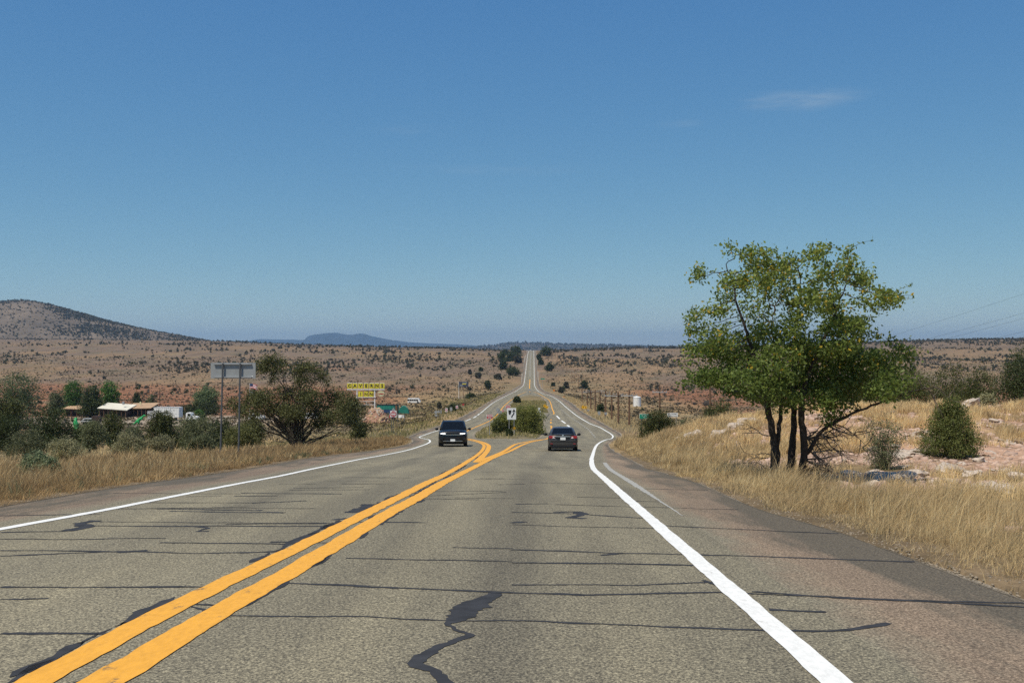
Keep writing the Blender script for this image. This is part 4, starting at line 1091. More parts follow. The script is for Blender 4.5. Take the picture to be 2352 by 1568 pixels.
for k_, (a_, b_, t_, vb_, lb_) in enumerate([(1150, 1170, 803, 816, 'dark tree left of the road crest, uppermost left one'), (1168, 1196, 798, 818, 'largest dark tree left of the road crest'), (1142, 1162, 812, 830, 'dark tree on the left slope below the crest trees'),
        (1160, 1182, 812, 830, 'dark tree below the largest crest tree'), (1145, 1166, 828, 848, 'dark tree low on the left slope by the road'), (1180, 1200, 818, 834, 'grey-green tree next to the left verge below the crest'), (1164, 1192, 846, 862, 'low dark tree at the foot of the left slope'),
        (1236, 1268, 799, 817, 'large dark tree right of the road crest'), (1233, 1244, 815, 826, 'dark bush below the right crest tree'), (1236, 1247, 825, 838, 'dark shrub close to the right verge below the crest'), (1252, 1272, 836, 852, 'dark shrub by the pale track on the right slope')]):
    e_ = .17 * (b_ - a_)
    place_bush('crest_tree', lb_, 'tree', a_ - e_, b_ + e_, t_ - .2 * (vb_ - t_), vb_, M_juniper2 if k_ != 5 else M_shrub, seed=110 + k_, n_cl=130, per=14, leafpx=1.5, n_br=5, nl=8)

# ------------------------------------------------------------------ shrubs dotted over the plain
def shrub_proto(seed, kind):
    rng = np.random.default_rng(seed)
    h = [0.8, 0.95, 0.62, 1.1][kind % 4]
    bl = lobes(1.0, h, rng, 7, .8, 0.0)
    pts, t, cc = crown_points(bl, 40, 5, 0.075, rng, 0.5)
    pts[:, 2] = np.maximum(pts[:, 2], -0.02)
    V, Fc = leaf_quads(pts, 0.17, rng, 0.65)
    return V, Fc, t
protos = [shrub_proto(200 + i, i) for i in range(6)]
pm = [np_mesh('desert_shrub', V, Fc, t) for V, Fc, t in protos]
for i_, m_ in enumerate(pm): m_.materials.append(M_shrub if i_ % 3 else M_juniper2)
def scatter():
    rng = np.random.default_rng(99)
    n = 150000
    y = np.exp(rng.uniform(math.log(150), math.log(2300), n)); x = rng.uniform(-0.62, 0.62, n) * y
    # more of them far away (area grows), clumped and banded
    d = np.maximum(EL(y) - x, x - ER(y))
    cl = fbm(x / 40, y / 75, 201, 4); band = fbm(x / 900, y / 120, 203, 3)
    drift = sstep(.50, .62, cl)
    dens = 0.012 + 0.42 * drift * sstep(.38, .58, band) * sstep(480, 900, y)
    dens += 0.55 * np.exp(-((y - (1080 + 60 * np.sin(x / 160))) / 130.0) ** 2) * sstep(.40, .56, cl)
    dens += 0.45 * sstep(1250, 1500, y) * sstep(.42, .58, cl) * np.where(x < -60, 0.10 + .9 * sstep(-700, -100, x) * .6, 1.0)
    dens = dens * np.where(x > 0, 1.25, 1.0)
    dens = dens * sstep(2, 14, d) * np.where((y < 420) & (x < 0), 0.5, 1.0) * np.where(d < 25, .5, 1)
    dens *= (y / 2300) ** 0.35 * 1.5
    k = (rng.random(n) < dens) & (d > 3)
    x, y = x[k], y[k]; z = T(x, y)
    s = rng.uniform(0.9, 2.6, len(x)) * rng.choice([.6, .8, 1, 1.3, 2.1], len(x)) * (0.8 + 0.4 * sstep(700, 1500, y)) * (0.55 + 0.45 * sstep(300, 600, y))
    vis = s / y
    o = np.argsort(-vis)
    x, y, z, s = x[o], y[o], z[o], s[o]
    rz = rng.uniform(0, 6.28, len(x)); kd = rng.integers(0, 6, len(x))
    for i in range(min(300, len(x))):
        ob = link('desert_shrub', pm[kd[i]], None, None, (x[i], y[i], z[i] - 0.05 * s[i]), rz[i])
        ob.scale = (s[i], s[i], s[i] * rng.uniform(.6, .95))
        tone = 'grey-brown' if kd[i] % 3 else 'dark green'
        size = 'large' if s[i] > 3.2 else ('knee-high' if s[i] < 1.7 else 'mid-sized')
        u_ = UC + F * x[i] / y[i]
        where = ('in the red field far left' if u_ < 400 else 'in the field behind the big sign posts' if u_ < 760 else 'on the slope behind the motel sign' if u_ < 1000 else 'in the field left of the far road' if u_ < 1215
                 else 'by the pole row right of the far road' if u_ < 1370 else 'in the field round the water tank' if u_ < 1560 else 'on the plain behind the big tree' if u_ < 2060 else 'on the far right plain')
        dist_ = 'low down' if y[i] < 450 else ('half-way up' if y[i] < 800 else 'high up')
        tag(ob, '%s %s desert shrub %s, %s' % (size, tone, where, dist_), 'shrub', 'shrubs ' + where)
    return x[300:], y[300:], z[300:], s[300:], rz[300:], kd[300:]
def mass(name, xs, ys, zs, ss, label=None, keep=90, seed=3, mat=None, flat=0.8):
    """the shrubs past counting, one mesh"""
    rng = np.random.default_rng(seed)
    Vs, Fs, Ts = [], [], []; n0 = 0
    subs = []
    for V, Fc, t in protos:
        k = rng.choice(len(Fc), keep, replace=False)
        subs.append((V.reshape(-1, 4, 3)[k] * 1.0, t[k]))
    kd = rng.integers(0, len(subs), len(xs)); rz = rng.uniform(0, 6.28, len(xs))
    for q in range(len(subs)):
        j = np.where(kd == q)[0]
        if not len(j): continue
        V, t = subs[q]
        grow = math.sqrt(200.0 / keep)
        cen = V.mean(1, keepdims=True); V = cen + (V - cen) * grow
        ca, sa = np.cos(rz[j])[:, None, None], np.sin(rz[j])[:, None, None]
        X = (V[None, ..., 0] * ca - V[None, ..., 1] * sa) * ss[j][:, None, None] + xs[j][:, None, None]
        Yv = (V[None, ..., 0] * sa + V[None, ..., 1] * ca) * ss[j][:, None, None] + ys[j][:, None, None]
        Z = V[None, ..., 2] * ss[j][:, None, None] * flat + zs[j][:, None, None]
        W = np.stack([X, Yv, Z], -1).reshape(-1, 3)
        Vs.append(W); Fs.append(np.arange(len(W)).reshape(-1, 4) + n0); n0 += len(W)
        Ts.append(np.clip(np.repeat(rng.random(len(j)) * .5, len(t)) + np.tile(t, len(j)) * .5, 0, 1))
    o = link(name, np_mesh(name, np.concatenate(Vs), np.concatenate(Fs), np.concatenate(Ts)), mat or M_shrub)
    o['kind'] = 'stuff'
    return o
sx, sy, sz, ss_, srz, skd = scatter()
print('SHRUBS', len(sx))
mass('distant_shrubs', sx, sy, sz - 0.05, ss_, keep=46)
def hill_shrubs():
    rng = np.random.default_rng(17)
    n = 52000
    x = rng.uniform(-2300, -560, n); y = rng.uniform(2350, 3060, n)
    u = UC + F * x / y
    z = left_hill(x, y)
    g = np.maximum(z, T(x, y))
    dens = (0.18 + 0.82 * sstep(0.36, 0.58, fbm(x / 150, y / 150, 301, 4))) * sstep(-2, 25, z - T(x, y)) * (0.25 + 0.75 * sstep(60, 200, u)) + 0.015
    k = (rng.random(n) < dens) & (u > -120) & (z > T(x, y) - 1)
    mass('hill_shrubs', x[k], y[k], g[k] - 0.2, rng.uniform(2.4, 6.5, k.sum()), keep=14, seed=8)
hill_shrubs()
def skyline_shrubs():
    rng = np.random.default_rng(18)
    n = 1500
    y = rng.uniform(2000, 2260, n); x = rng.uniform(-0.56, 0.56, n) * y
    d = np.maximum(EL(np.minimum(y, 1990)) - x, x - ER(np.minimum(y, 1990)))
    k = (d > 12) & (fbm(x / 60, y / 60, 12, 2) > 0.42) & (UC + F * x / y > 470)
    mass('skyline_shrubs', x[k], y[k], T(x[k], y[k]) - 0.1, rng.uniform(2.5, 5.5, k.sum()), keep=40, seed=9)
    x = rng.uniform(-900, 1850, 1800); y = rng.uniform(6700, 7450, 1800)
    z = -25 + (EYE - (_mid(UC + F * x / 7400) - VH) / F * 7400 + 25 + 8 * (fbm(x / 60, y / 60, 7, 4) - .5)) * np.exp(-((y - 7400) / 560.0) ** 2)
    mass('ridge_woods', x, y, z - 0.3, rng.uniform(8, 18, len(x)), keep=30, seed=10)
skyline_shrubs()

# ------------------------------------------------------------------ grass
def blades(name, x, y, hgt, wid, rng, mat, lean=(0.25, 0.05), tint=None, spread=0.5, zoff=0.0):
    n = len(x); z = T(x, y) - 0.03 + zoff
    a = rng.uniform(0, PI, n); wx, wy = np.cos(a) * wid * .5, np.sin(a) * wid * .5
    lx = rng.normal(lean[0], spread, n) * hgt; ly = rng.normal(lean[1], spread, n) * hgt
    b0 = np.stack([x - wx, y - wy, z], 1); b1 = np.stack([x + wx, y + wy, z], 1)
    m0 = np.stack([x - wx * .8 + lx * .32, y - wy * .8 + ly * .32, z + hgt * .58], 1); m1 = np.stack([x + wx * .8 + lx * .32, y + wy * .8 + ly * .32, z + hgt * .58], 1)
    tp = np.stack([x + lx, y + ly, z + hgt * np.sqrt(np.clip(1 - .25 * (lx ** 2 + ly ** 2) / hgt ** 2, .2, 1))], 1)
    V = np.stack([b0, b1, m1, m0, tp + np.stack([wx, wy, wx * 0], 1) * .25, tp - np.stack([wx, wy, wx * 0], 1) * .25], 1).reshape(-1, 3)
    i = np.arange(n) * 6
    Fc = np.concatenate([np.stack([i, i + 1, i + 2, i + 3], 1), np.stack([i + 3, i + 2, i + 4, i + 5], 1)])
    t = rng.random(n) if tint is None else tint
    o = link(name, np_mesh(name, V, Fc, np.concatenate([t, t])), mat); o['kind'] = 'stuff'
    return o
def verge(side, y0, y1, wid, n, rng, dpow=1.0):
    y = np.exp(rng.uniform(math.log(y0), math.log(y1), n)) if y0 > 0 else rng.uniform(y0, y1, n)
    d = 0.32 + wid * rng.random(n) ** dpow
    x = EL(y) - d if side < 0 else ER(y) + d
    return x, y, d
rg = np.random.default_rng(31)
def clumped(x, y, d, rng, sc_=0.9, lo=0.25, seed=4):
    p = lo + (1 - lo) * sstep(0.36, 0.6, fbm(x / sc_, y / sc_, seed, 3))
    return (rng.random(len(x)) < p)
def tufts(name, x, y, n_per, hgt, rad, mat, rng, lean, tint, wmin=.0042, wk=.00036, spread=.26):
    n = len(x)
    X = np.repeat(x, n_per); Y = np.repeat(y, n_per); H = np.repeat(hgt, n_per); Rr = np.repeat(rad, n_per)
    a = rng.uniform(0, 2 * PI, n * n_per); q = np.sqrt(rng.random(n * n_per))
    ox, oy = np.cos(a) * q, np.sin(a) * q
    hh = H * rng.uniform(.45, 1.3, n * n_per) * (1.05 - .35 * q)
    t = np.clip(np.repeat(tint, n_per) + rng.normal(size=n * n_per) * .16, 0, 1)
    X2, Y2 = X + ox * Rr, Y + oy * Rr
    z = T(X2, Y2) - .03
    wid = np.maximum(wmin, wk * Y2) * rng.uniform(.6, 1.5, n * n_per)
    al = rng.uniform(0, PI, n * n_per); wx, wy = np.cos(al) * wid * .5, np.sin(al) * wid * .5
    lx = (lean[0] + ox * .35 + rng.normal(size=n * n_per) * spread) * hh; ly = (lean[1] + oy * .35 + rng.normal(size=n * n_per) * spread) * hh
    V = np.stack([np.stack([X2 - wx, Y2 - wy, z], 1), np.stack([X2 + wx, Y2 + wy, z], 1), np.stack([X2 + wx * .8 + lx * .35, Y2 + wy * .8 + ly * .35, z + hh * .6], 1), np.stack([X2 - wx * .8 + lx * .35, Y2 - wy * .8 + ly * .35, z + hh * .6], 1),
                  np.stack([X2 + lx + wx * .3, Y2 + ly + wy * .3, z + hh], 1), np.stack([X2 + lx - wx * .3, Y2 + ly - wy * .3, z + hh], 1)], 1).reshape(-1, 3)
    i = np.arange(n * n_per) * 6
    Fc = np.concatenate([np.stack([i, i + 1, i + 2, i + 3], 1), np.stack([i + 3, i + 2, i + 4, i + 5], 1)])
    o = link(name, np_mesh(name, V, Fc, np.concatenate([t, t])), mat); o['kind'] = 'stuff'
    return o
# right verge: tall straw in tufts, low weeds along the gravel, thinning out on the rocks
x, y, d = verge(1, 5.5, 75, 4.6, 8200, rg)
k = clumped(x, y, d, rg, 1.1, .35, 4) & (rg.random(len(x)) < np.interp(d, [.3, .6, 1.0, 2.6, 3.6, 4.9], [.35, .6, 1, 1, .45, .12])) & (rg.random(len(x)) < np.interp(y, [5, 9, 15], [.16, .4, 1])) & ((d < 2.3) | (y < 18) | (y > 33) | (rg.random(len(x)) < .12))
x, y, d = x[k], y[k], d[k]
h = np.interp(d, [.3, .6, 1.3, 5], [.10, .18, .36, .30]) * rg.uniform(.5, 1.35, len(x)) * (0.55 + .9 * fbm(x / 1.5, y / 1.5, 6, 2)) * np.interp(y, [5, 12, 25], [.65, .85, 1.1])
print('GRASS R', len(x))
tufts('straw_grass', x, y, 30, h, rg.uniform(.05, .22, len(x)), M_straw, rg, (.34, .06), np.clip(.12 + .75 * rg.random(len(x)) * fbm(x / 3, y / 3, 66, 2) * 1.6, 0, .96))
for sd_, m_ in ((1, M_straw), (-1, M_rust)):
    x, y, d = verge(sd_, 4.5, 26, 1.5, 2600, rg); d = d - .22; x = ER(y) + d if sd_ > 0 else EL(y) - d
    k = rg.random(len(x)) < .75 * sstep(.40, .58, fbm(x / .7, y / .9, 73, 3)) + .10; x, y = x[k], y[k]
    tufts('edge_weeds', x, y, 14, rg.uniform(.04, .20, len(x)), rg.uniform(.04, .16, len(x)), m_, rg, (.15, 0), .1 + .6 * rg.random(len(x)), wmin=.004, spread=.6)
x, y, d = verge(1, 4.0, 60, .9, 2600, rg); k = rg.random(len(x)) < .6 * sstep(.42, .6, fbm(x / .8, y / .8, 71, 2)) + .12
x, y = x[k], y[k]
tufts('edge_weeds', x, y, 16, rg.uniform(.05, .17, len(x)), rg.uniform(.06, .14, len(x)), M_straw, rg, (.05, 0), .5 * rg.random(len(x)), spread=.5)
# dry tufts over the bank
tx = rg.uniform(4, 34, 5200); ty = rg.uniform(9, 58, 5200)
k = ((tx - ER(ty)) > 3.2) & (tx < .56 * ty + 4) & (fbm(tx / 3.2, ty / 3.2, 91, 4) < np.where(ty < 31, .47, .60)) & (rg.random(5200) < .35 + .65 * sstep(.35, .6, fbm(tx / 2.4, ty / 2.4, 15, 2)))
tx, ty = tx[k], ty[k]; nb = 60
x = np.repeat(tx, nb) + rg.normal(size=len(tx) * nb) * .16; y = np.repeat(ty, nb) + rg.normal(size=len(tx) * nb) * .16
hs = np.repeat(rg.uniform(.14, .46, len(tx)), nb)
print('GRASS BANK', len(x))
blades('bank_grass', x, y, hs * rg.uniform(.6, 1.2, len(x)), np.maximum(.006, .00048 * y), rg, M_straw, (.15, .05), tint=np.clip(np.repeat(rg.random(len(tx)) * .7, nb) + rg.random(len(x)) * .3, 0, .92), spread=.34)
# left verge: browner, with rusty weeds
x, y, d = verge(-1, 9.0, 105, 10.0, 9500, rg, 1.25)
k = clumped(x, y, d, rg, 1.2, .4, 14) & (rg.random(len(x)) < np.interp(d, [.3, .6, 1.0, 8, 10.3], [.35, .6, 1, .9, .4])) & (x > -.6 * y - 3)
x, y, d = x[k], y[k], d[k]
h = np.interp(d, [.3, .7, 1.6, 10], [.12, .24, .46, .36]) * rg.uniform(.5, 1.35, len(x)) * (0.6 + .75 * fbm(x / 1.8, y / 1.8, 7, 2))
print('GRASS L', len(x))
tufts('rusty_grass', x, y, 26, h, rg.uniform(.07, .24, len(x)), M_rust, rg, (.08, .03), np.clip(.1 + .85 * rg.random(len(x)) * fbm(x / 2.5, y / 4, 19, 2) * 1.6, 0, .96), wmin=.005, wk=.00040)
x, y, d = verge(-1, 9.0, 60, 1.0, 2400, rg); k = rg.random(len(x)) < .6 * sstep(.42, .6, fbm(x / .8, y / .8, 72, 2)) + .15
x, y = x[k], y[k]
tufts('edge_weeds', x, y, 16, rg.uniform(.06, .2, len(x)), rg.uniform(.06, .16, len(x)), M_rust, rg, (.05, 0), .5 * rg.random(len(x)), spread=.5)
x, y, d = verge(-1, 10.0, 60, 6, 420, rg)
tufts('verge_weeds', x, y, 30, rg.uniform(.15, .4, len(x)), rg.uniform(.06, .2, len(x)), M_weed, rg, (.03, 0), .2 + .4 * rg.random(len(x)), spread=.35)
# farther left field and island, and the strips along the far carriageways
x = rg.uniform(-75, -6, 46000); y = rg.uniform(26, 210, 46000)
k = (EL(y) - x > 6) & (x > -.56 * y - 4) & clumped(x, y, x, rg, 3.0, .2, 23)
x, y = x[k], y[k]
blades('field_grass', x, y, rg.uniform(.18, .5, len(x)), np.maximum(.02, .00055 * y), rg, M_straw, (.1, .02), tint=np.clip(.15 + .6 * rg.random(len(x)), 0, .9), spread=.3)
x, y, d = verge(1, 60, 420, 14, 24000, rg); k = clumped(x, y, d, rg, 3, .25, 29)
blades('field_grass', x[k], y[k], rg.uniform(.2, .55, k.sum()), np.maximum(.02, .00055 * y[k]), rg, M_straw, (.1, .02), tint=np.clip(.1 + .8 * rg.random(k.sum()), 0, .9), spread=.3)
x, y, d = verge(-1, 100, 520, 30, 26000, rg); k = clumped(x, y, d, rg, 7, .06, 37)
blades('verge_greenery', x[k], y[k], rg.uniform(.2, .6, k.sum()), np.maximum(.02, .0007 * y[k]), rg, M_verdure, (.05, .02), spread=.3)
y = rg.uniform(ISL0 + .6, 330, 26000); a_, b_ = _isl(y); x = a_ + .3 + (b_ - a_ - .6) * rg.random(len(y))
k = (b_ - a_ > 1) & ~((y > 166) & (y < 216)) & clumped(x, y, x, rg, 2.5, .2, 41)
blades('island_grass', x[k], y[k], rg.uniform(.12, .42, k.sum()), np.maximum(.03, .0006 * y[k]), rg, M_verdure, (.05, .02), spread=.3, zoff=0.0)

for sd_, n_, m_ in ((1, 260, M_straw), (-1, 420, M_rust)):
    x, y, d = verge(sd_, 9, 60, 4 if sd_ > 0 else 9, n_, rg); k = d > 1.0; x, y = x[k], y[k]
    tufts('tall_stalks', x, y, 5, rg.uniform(.5, .85, len(x)), rg.uniform(.03, .12, len(x)), m_, rg, (.12, .02), .15 + .5 * rg.random(len(x)), wmin=.006, wk=.0004, spread=.12)
def bunch_grass():
    rng = np.random.default_rng(77); n = 90000
    y = np.exp(rng.uniform(math.log(150), math.log(1150), n)); x = rng.uniform(-.6, .6, n) * y
    d = np.maximum(EL(y) - x, x - ER(y))
    k = (d > 6) & (rng.random(n) < .25 + .75 * sstep(.42, .6, fbm(x / 12, y / 26, 88, 3)))
    x, y = x[k], y[k]; n = len(x); z = T(x, y)
    s = rng.uniform(.35, .95, n) * (.7 + y / 900)
    c = np.repeat(np.stack([x, y, z], 1), 3, 0) + rng.normal(size=(3 * n, 3)) * np.repeat(s, 3)[:, None] * np.array([.3, .3, .05]) + np.array([0, 0, 1]) * np.repeat(s, 3)[:, None] * .22
    V, Fc = leaf_quads(c, np.repeat(s, 3)[:, None][:, 0].mean(), rng, .8)
    q = V.reshape(-1, 4, 3); cen = q.mean(1, keepdims=True); q = cen + (q - cen) * (np.repeat(s, 3) / s.mean())[:, None, None] * .8
    o = link('bunch_grass', np_mesh('bunch_grass', q.reshape(-1, 3), Fc, np.repeat(rng.random(n), 3)), M_bunch); o['kind'] = 'stuff'
M_bunch = leafy('bunch_grass', (0.060, 0.052, 0.030), (0.205, 0.155, 0.085), None, .15)
bunch_grass()

# ------------------------------------------------------------------ man-made things: materials
def zz(v, y): return EYE - (v - VH) / F * y
def xx(u, y): return (u - UC) / F * y
M_galv = plain('galvanised_steel', (0.36, 0.37, 0.38), 0.5, 0.3, 0.12, 5.0)
M_post = plain('painted_post', (0.11, 0.115, 0.12), 0.6, 0.2, 0.2, 5.0)
M_alu = plain('sign_back_aluminium', (0.33, 0.345, 0.35), 0.55, 0.25, 0.10, 2.5)
M_signw = plain('sign_white', (0.74, 0.75, 0.74), 0.5, 0, 0.05, 4.0)
M_signk = plain('sign_black', (0.015, 0.015, 0.018), 0.5, 0, 0.1, 4.0)
M_signr = plain('sign_red', (0.45, 0.022, 0.035), 0.5, 0, 0.1, 4.0)
M_signy = plain('sign_yellow', (0.80, 0.43, 0.01), 0.5, 0, 0.06, 4.0)
M_signo = plain('sign_orange', (0.80, 0.24, 0.02), 0.5, 0, 0.06, 4.0)
M_signg = plain('sign_green', (0.005, 0.23, 0.14), 0.5, 0, 0.08, 4.0)
M_lemon = plain('lemon_panel', (0.70, 0.60, 0.045), 0.55, 0, 0.08, 1.2)
M_cream = plain('cream_panel', (0.62, 0.60, 0.36), 0.6, 0, 0.08, 2.0)
M_whitep = plain('white_paint', (0.76, 0.76, 0.74), 0.55, 0, 0.06, 1.5)
M_wpole = plain('pole_timber', (0.15, 0.085, 0.05), 0.9, 0, 0.25, 3.0)
M_wire = plain('cable', (0.06, 0.065, 0.07), 0.7, 0, 0)
M_teal = plain('teal_tarp', (0.015, 0.20, 0.15), 0.7, 0, 0.2, 0.8)
M_navy = plain('blue_metal', (0.02, 0.055, 0.14), 0.7, 0, 0.2, 1.0)
M_dinog = plain('green_statue_paint', (0.025, 0.33, 0.09), 0.45, 0, 0.18, 1.5)
M_rock = plain('pale_limestone', (0.46, 0.385, 0.315), 0.95, 0, 0.28, 3.0, 0.2)
M_rockr = plain('red_rock', (0.36, 0.21, 0.145), 0.95, 0, 0.3, 0.9, 0.2)
M_rockt = plain('tan_rock', (0.47, 0.34, 0.20), 0.95, 0, 0.25, 0.9, 0.2)
M_dwood = plain('brown_boards', (0.055, 0.035, 0.028), 0.85, 0, 0.3, 2.0)
M_roofw = plain('white_roof_sheet', (0.68, 0.64, 0.53), 0.7, 0, 0.1, 0.5)
M_rooft = plain('tan_roof', (0.42, 0.28, 0.17), 0.85, 0, 0.2, 0.8)
M_dark = plain('dark_opening', (0.012, 0.012, 0.013), 0.8, 0, 0)
M_glassd = plain('dark_glass', (0.006, 0.007, 0.008), 0.08, 0, 0, spec=0.28)
M_rubber = plain('tyre_rubber', (0.016, 0.016, 0.017), 0.85, 0, 0.1)
M_chrome = plain('chrome', (0.65, 0.66, 0.68), 0.12, 1.0, 0)
M_black = plain('black_plastic', (0.012, 0.012, 0.014), 0.45, 0, 0)
M_suv = plain('black_car_paint', (0.010, 0.011, 0.013), 0.30, 0.0, 0, spec=.3, coat=0.35)
M_sedan = plain('charcoal_car_paint', (0.060, 0.060, 0.063), 0.30, 0.2, 0, spec=.35, coat=0.4)
M_tail = plain('tail_lamp_red', (0.33, 0.012, 0.02), 0.15, 0, 0, coat=1.0)
M_lens = plain('clear_lens', (0.70, 0.66, 0.66), 0.15, 0, 0, coat=1.0)
M_rim = plain('alloy_rim', (0.32, 0.33, 0.34), 0.35, 0.8, 0.05)
M_led, _nt, _b = new_mat('led_light'); _b.inputs['Emission Color'].default_value = (1, 1, .97, 1); _b.inputs['Emission Strength'].default_value = 3.0

# ------------------------------------------------------------------ vehicles
def wheel(parent, x, y, r, w, sgn):
    t = MB().lathe([(r * .60, -w / 2), (r * .94, -w / 2), (r, -w * .36), (r, w * .36), (r * .94, w / 2), (r * .60, w / 2)], (x, y, r), 'x', 22)
    wh = part('wheel', t, M_rubber, parent, False)
    rm = MB().lathe([(r * .62, -w * .3), (r * .62, w * .40), (r * .55, w * .42), (r * .12, w * .30)] if sgn > 0 else [(r * .12, -w * .30), (r * .55, -w * .42), (r * .62, -w * .40), (r * .62, w * .3)], (x, y, r), 'x', 18)
    part('rim', rm, M_rim, wh)
    return wh
def ring(y, hw, zb, zt, crown=0.03):
    zm = zb + 0.45 * (zt - zb)
    half = [(0.70 * hw, zb), (0.93 * hw, zb + .05), (0.985 * hw, zb + .35 * (zt - zb)), (hw, zm), (0.985 * hw, zb + .75 * (zt - zb)), (0.93 * hw, zt - .04), (0.80 * hw, zt + crown * .2), (0.4 * hw, zt + crown)]
    return [(x, y, z) for x, z in half] + [(-x, y, z) for x, z in reversed(half)]
def cabin(parent, paint, base, roof, z0, z1, hb, hr, glass_names):
    """greenhouse: painted shell, roof and inset panes"""
    (yb0, yb1), (yr0, yr1) = base, roof
    ym = 0.5 * (yr0 + yr1)
    def rg_(t):
        z = z0 + (z1 - z0) * t; w = hb + (hr - hb) * t
        a = yb0 + (yr0 - yb0) * t; b = yb1 + (yr1 - yb1) * t
        return [(-w * .9, a, z), (w * .9, a, z), (w, a + .18, z), (w * 1.015, ym, z), (w, b - .18, z), (w * .9, b, z), (-w * .9, b, z), (-w, b - .18, z), (-w * 1.015, ym, z), (-w, a + .18, z)]
    rs = [rg_(0), rg_(.5), rg_(.9)]
    top = [(x * .93, y + (ym - y) * .08, z1 + .0) for x, y, z in rg_(1.0)]
    top2 = [(x * .6, y + (ym - y) * .35, z1 + .035) for x, y, z in rg_(1.0)]
    part('cabin_shell', MB().loft(rs + [top, top2]), paint, parent, True)
    def pane(name, q, off):
        q = [Vector(p) for p in q]; n = (q[1] - q[0]).cross(q[3] - q[0]).normalized()
        if n.dot(Vector(off)) < 0: n = -n
        part(name, MB().add([p + n * .018 for p in q], [(0, 1, 2, 3)]), M_glassd, parent)
    def L(y, t, w): return (w * (hb + (hr - hb) * t), y, z0 + (z1 - z0) * t)
    ya = lambda t: yb0 + (yr0 - yb0) * t
    yb = lambda t: yb1 + (yr1 - yb1) * t
    pane(glass_names[0], [L(ya(.06), .06, -.84), L(ya(.06), .06, .84), L(ya(.86), .86, .84), L(ya(.86), .86, -.84)], (0, -1, .4))
    pane(glass_names[1], [L(yb(.06), .06, -.84), L(yb(.06), .06, .84), L(yb(.86), .86, .84), L(yb(.86), .86, -.84)], (0, 1, .4))
    for s in (-1, 1):
        pane('side_window', [L(ya(.10) + .32, .10, s), L(ym - .04, .10, s * 1.015), L(ym - .04, .84, s * 1.015), L(ya(.84) + .25, .84, s)], (s, 0, .2))
        pane('side_window', [L(ym + .04, .10, s * 1.015), L(yb(.10) - .32, .10, s), L(yb(.84) - .25, .84, s), L(ym + .04, .84, s * 1.015)], (s, 0, .2))
def mirrors(parent, paint, y, z, hw):
    for s in (-1, 1):
        mb = MB().blob((s * (hw + .15), y, z), (.13, .07, .085), np.random.default_rng(3), 2, 0.05); mb.box((s * (hw + .02), y, z - .05), (.12, .05, .04))
        part('mirror', mb, paint, parent, True)

# oncoming sport utility vehicle, its front at y = 0
Ys = 68.6
suv = thing('suv', 'black sport utility vehicle driving towards us in the left lane with lit headlights', 'suv', (xx(1040, Ys), Ys, float(P(Ys + 1.0)) + .006), 0.045)
suv.rotation_euler = (math.atan2(float(P(Ys + 4) - P(Ys)), 4.0), 0, 0.045)
part('body', MB().loft([ring(0.0, .78, .42, .98), ring(.06, .88, .34, 1.04, .05), ring(.22, .95, .30, 1.09, .06), ring(.6, .98, .30, 1.13, .07), ring(1.2, .985, .30, 1.17, .05), ring(1.6, .985, .30, 1.18, .03), ring(3.0, .985, .30, 1.18),
                        ring(4.3, .975, .32, 1.20), ring(4.7, .93, .36, 1.17), ring(4.88, .82, .44, 1.08)]), M_suv, suv, True)
cabin(suv, M_suv, (1.18, 4.80), (2.05, 4.42), 1.16, 1.80, .925, .755, ('windshield', 'rear_window'))
for s in (-1, 1):
    wheel(suv, s * .84, .92, .385, .27, s); wheel(suv, s * .84, 3.86, .385, .27, s)
    part('headlight', MB().prism([(s * .46, .90), (s * .84, .91), (s * .86, .985), (s * .46, .965)][::s], -.035, .12), M_lens, suv)
    part('running_light', MB().box((s * .65, -.045, .945), (.30, .03, .026)), M_led, suv)
    part('fog_lamp_bay', MB().box((s * .74, -.02, .60), (.20, .06, .16)), M_black, suv)
    part('roof_rail', MB().tube([(s * .69, 2.1, 1.82), (s * .69, 2.5, 1.87), (s * .68, 4.0, 1.865), (s * .67, 4.35, 1.815)], .022, 6), M_black, suv)
g_ = MB()
for k in range(7): g_.box((-.36 + k * .12, -.03, .94), (.10, .04, .085))
part('grille', g_, M_black, suv)
part('chrome_strip', MB().box((0, -.025, .865), (1.36, .05, .035)), M_chrome, suv)
part('lower_grille', MB().prism([(-.52, .48), (.52, .48), (.42, .70), (-.42, .70)], -.03, .05), M_black, suv)
part('skid_strip', MB().box((0, -.01, .44), (1.30, .08, .03)), M_chrome, suv)
part('license_plate', MB().box((-.0, -.055, .50), (.31, .012, .155)), M_signw, suv)
part('underbody', MB().box((0, 2.4, .32), (1.55, 4.2, .18)), M_black, suv)
mirrors(suv, M_black, 1.62, 1.24, .97)
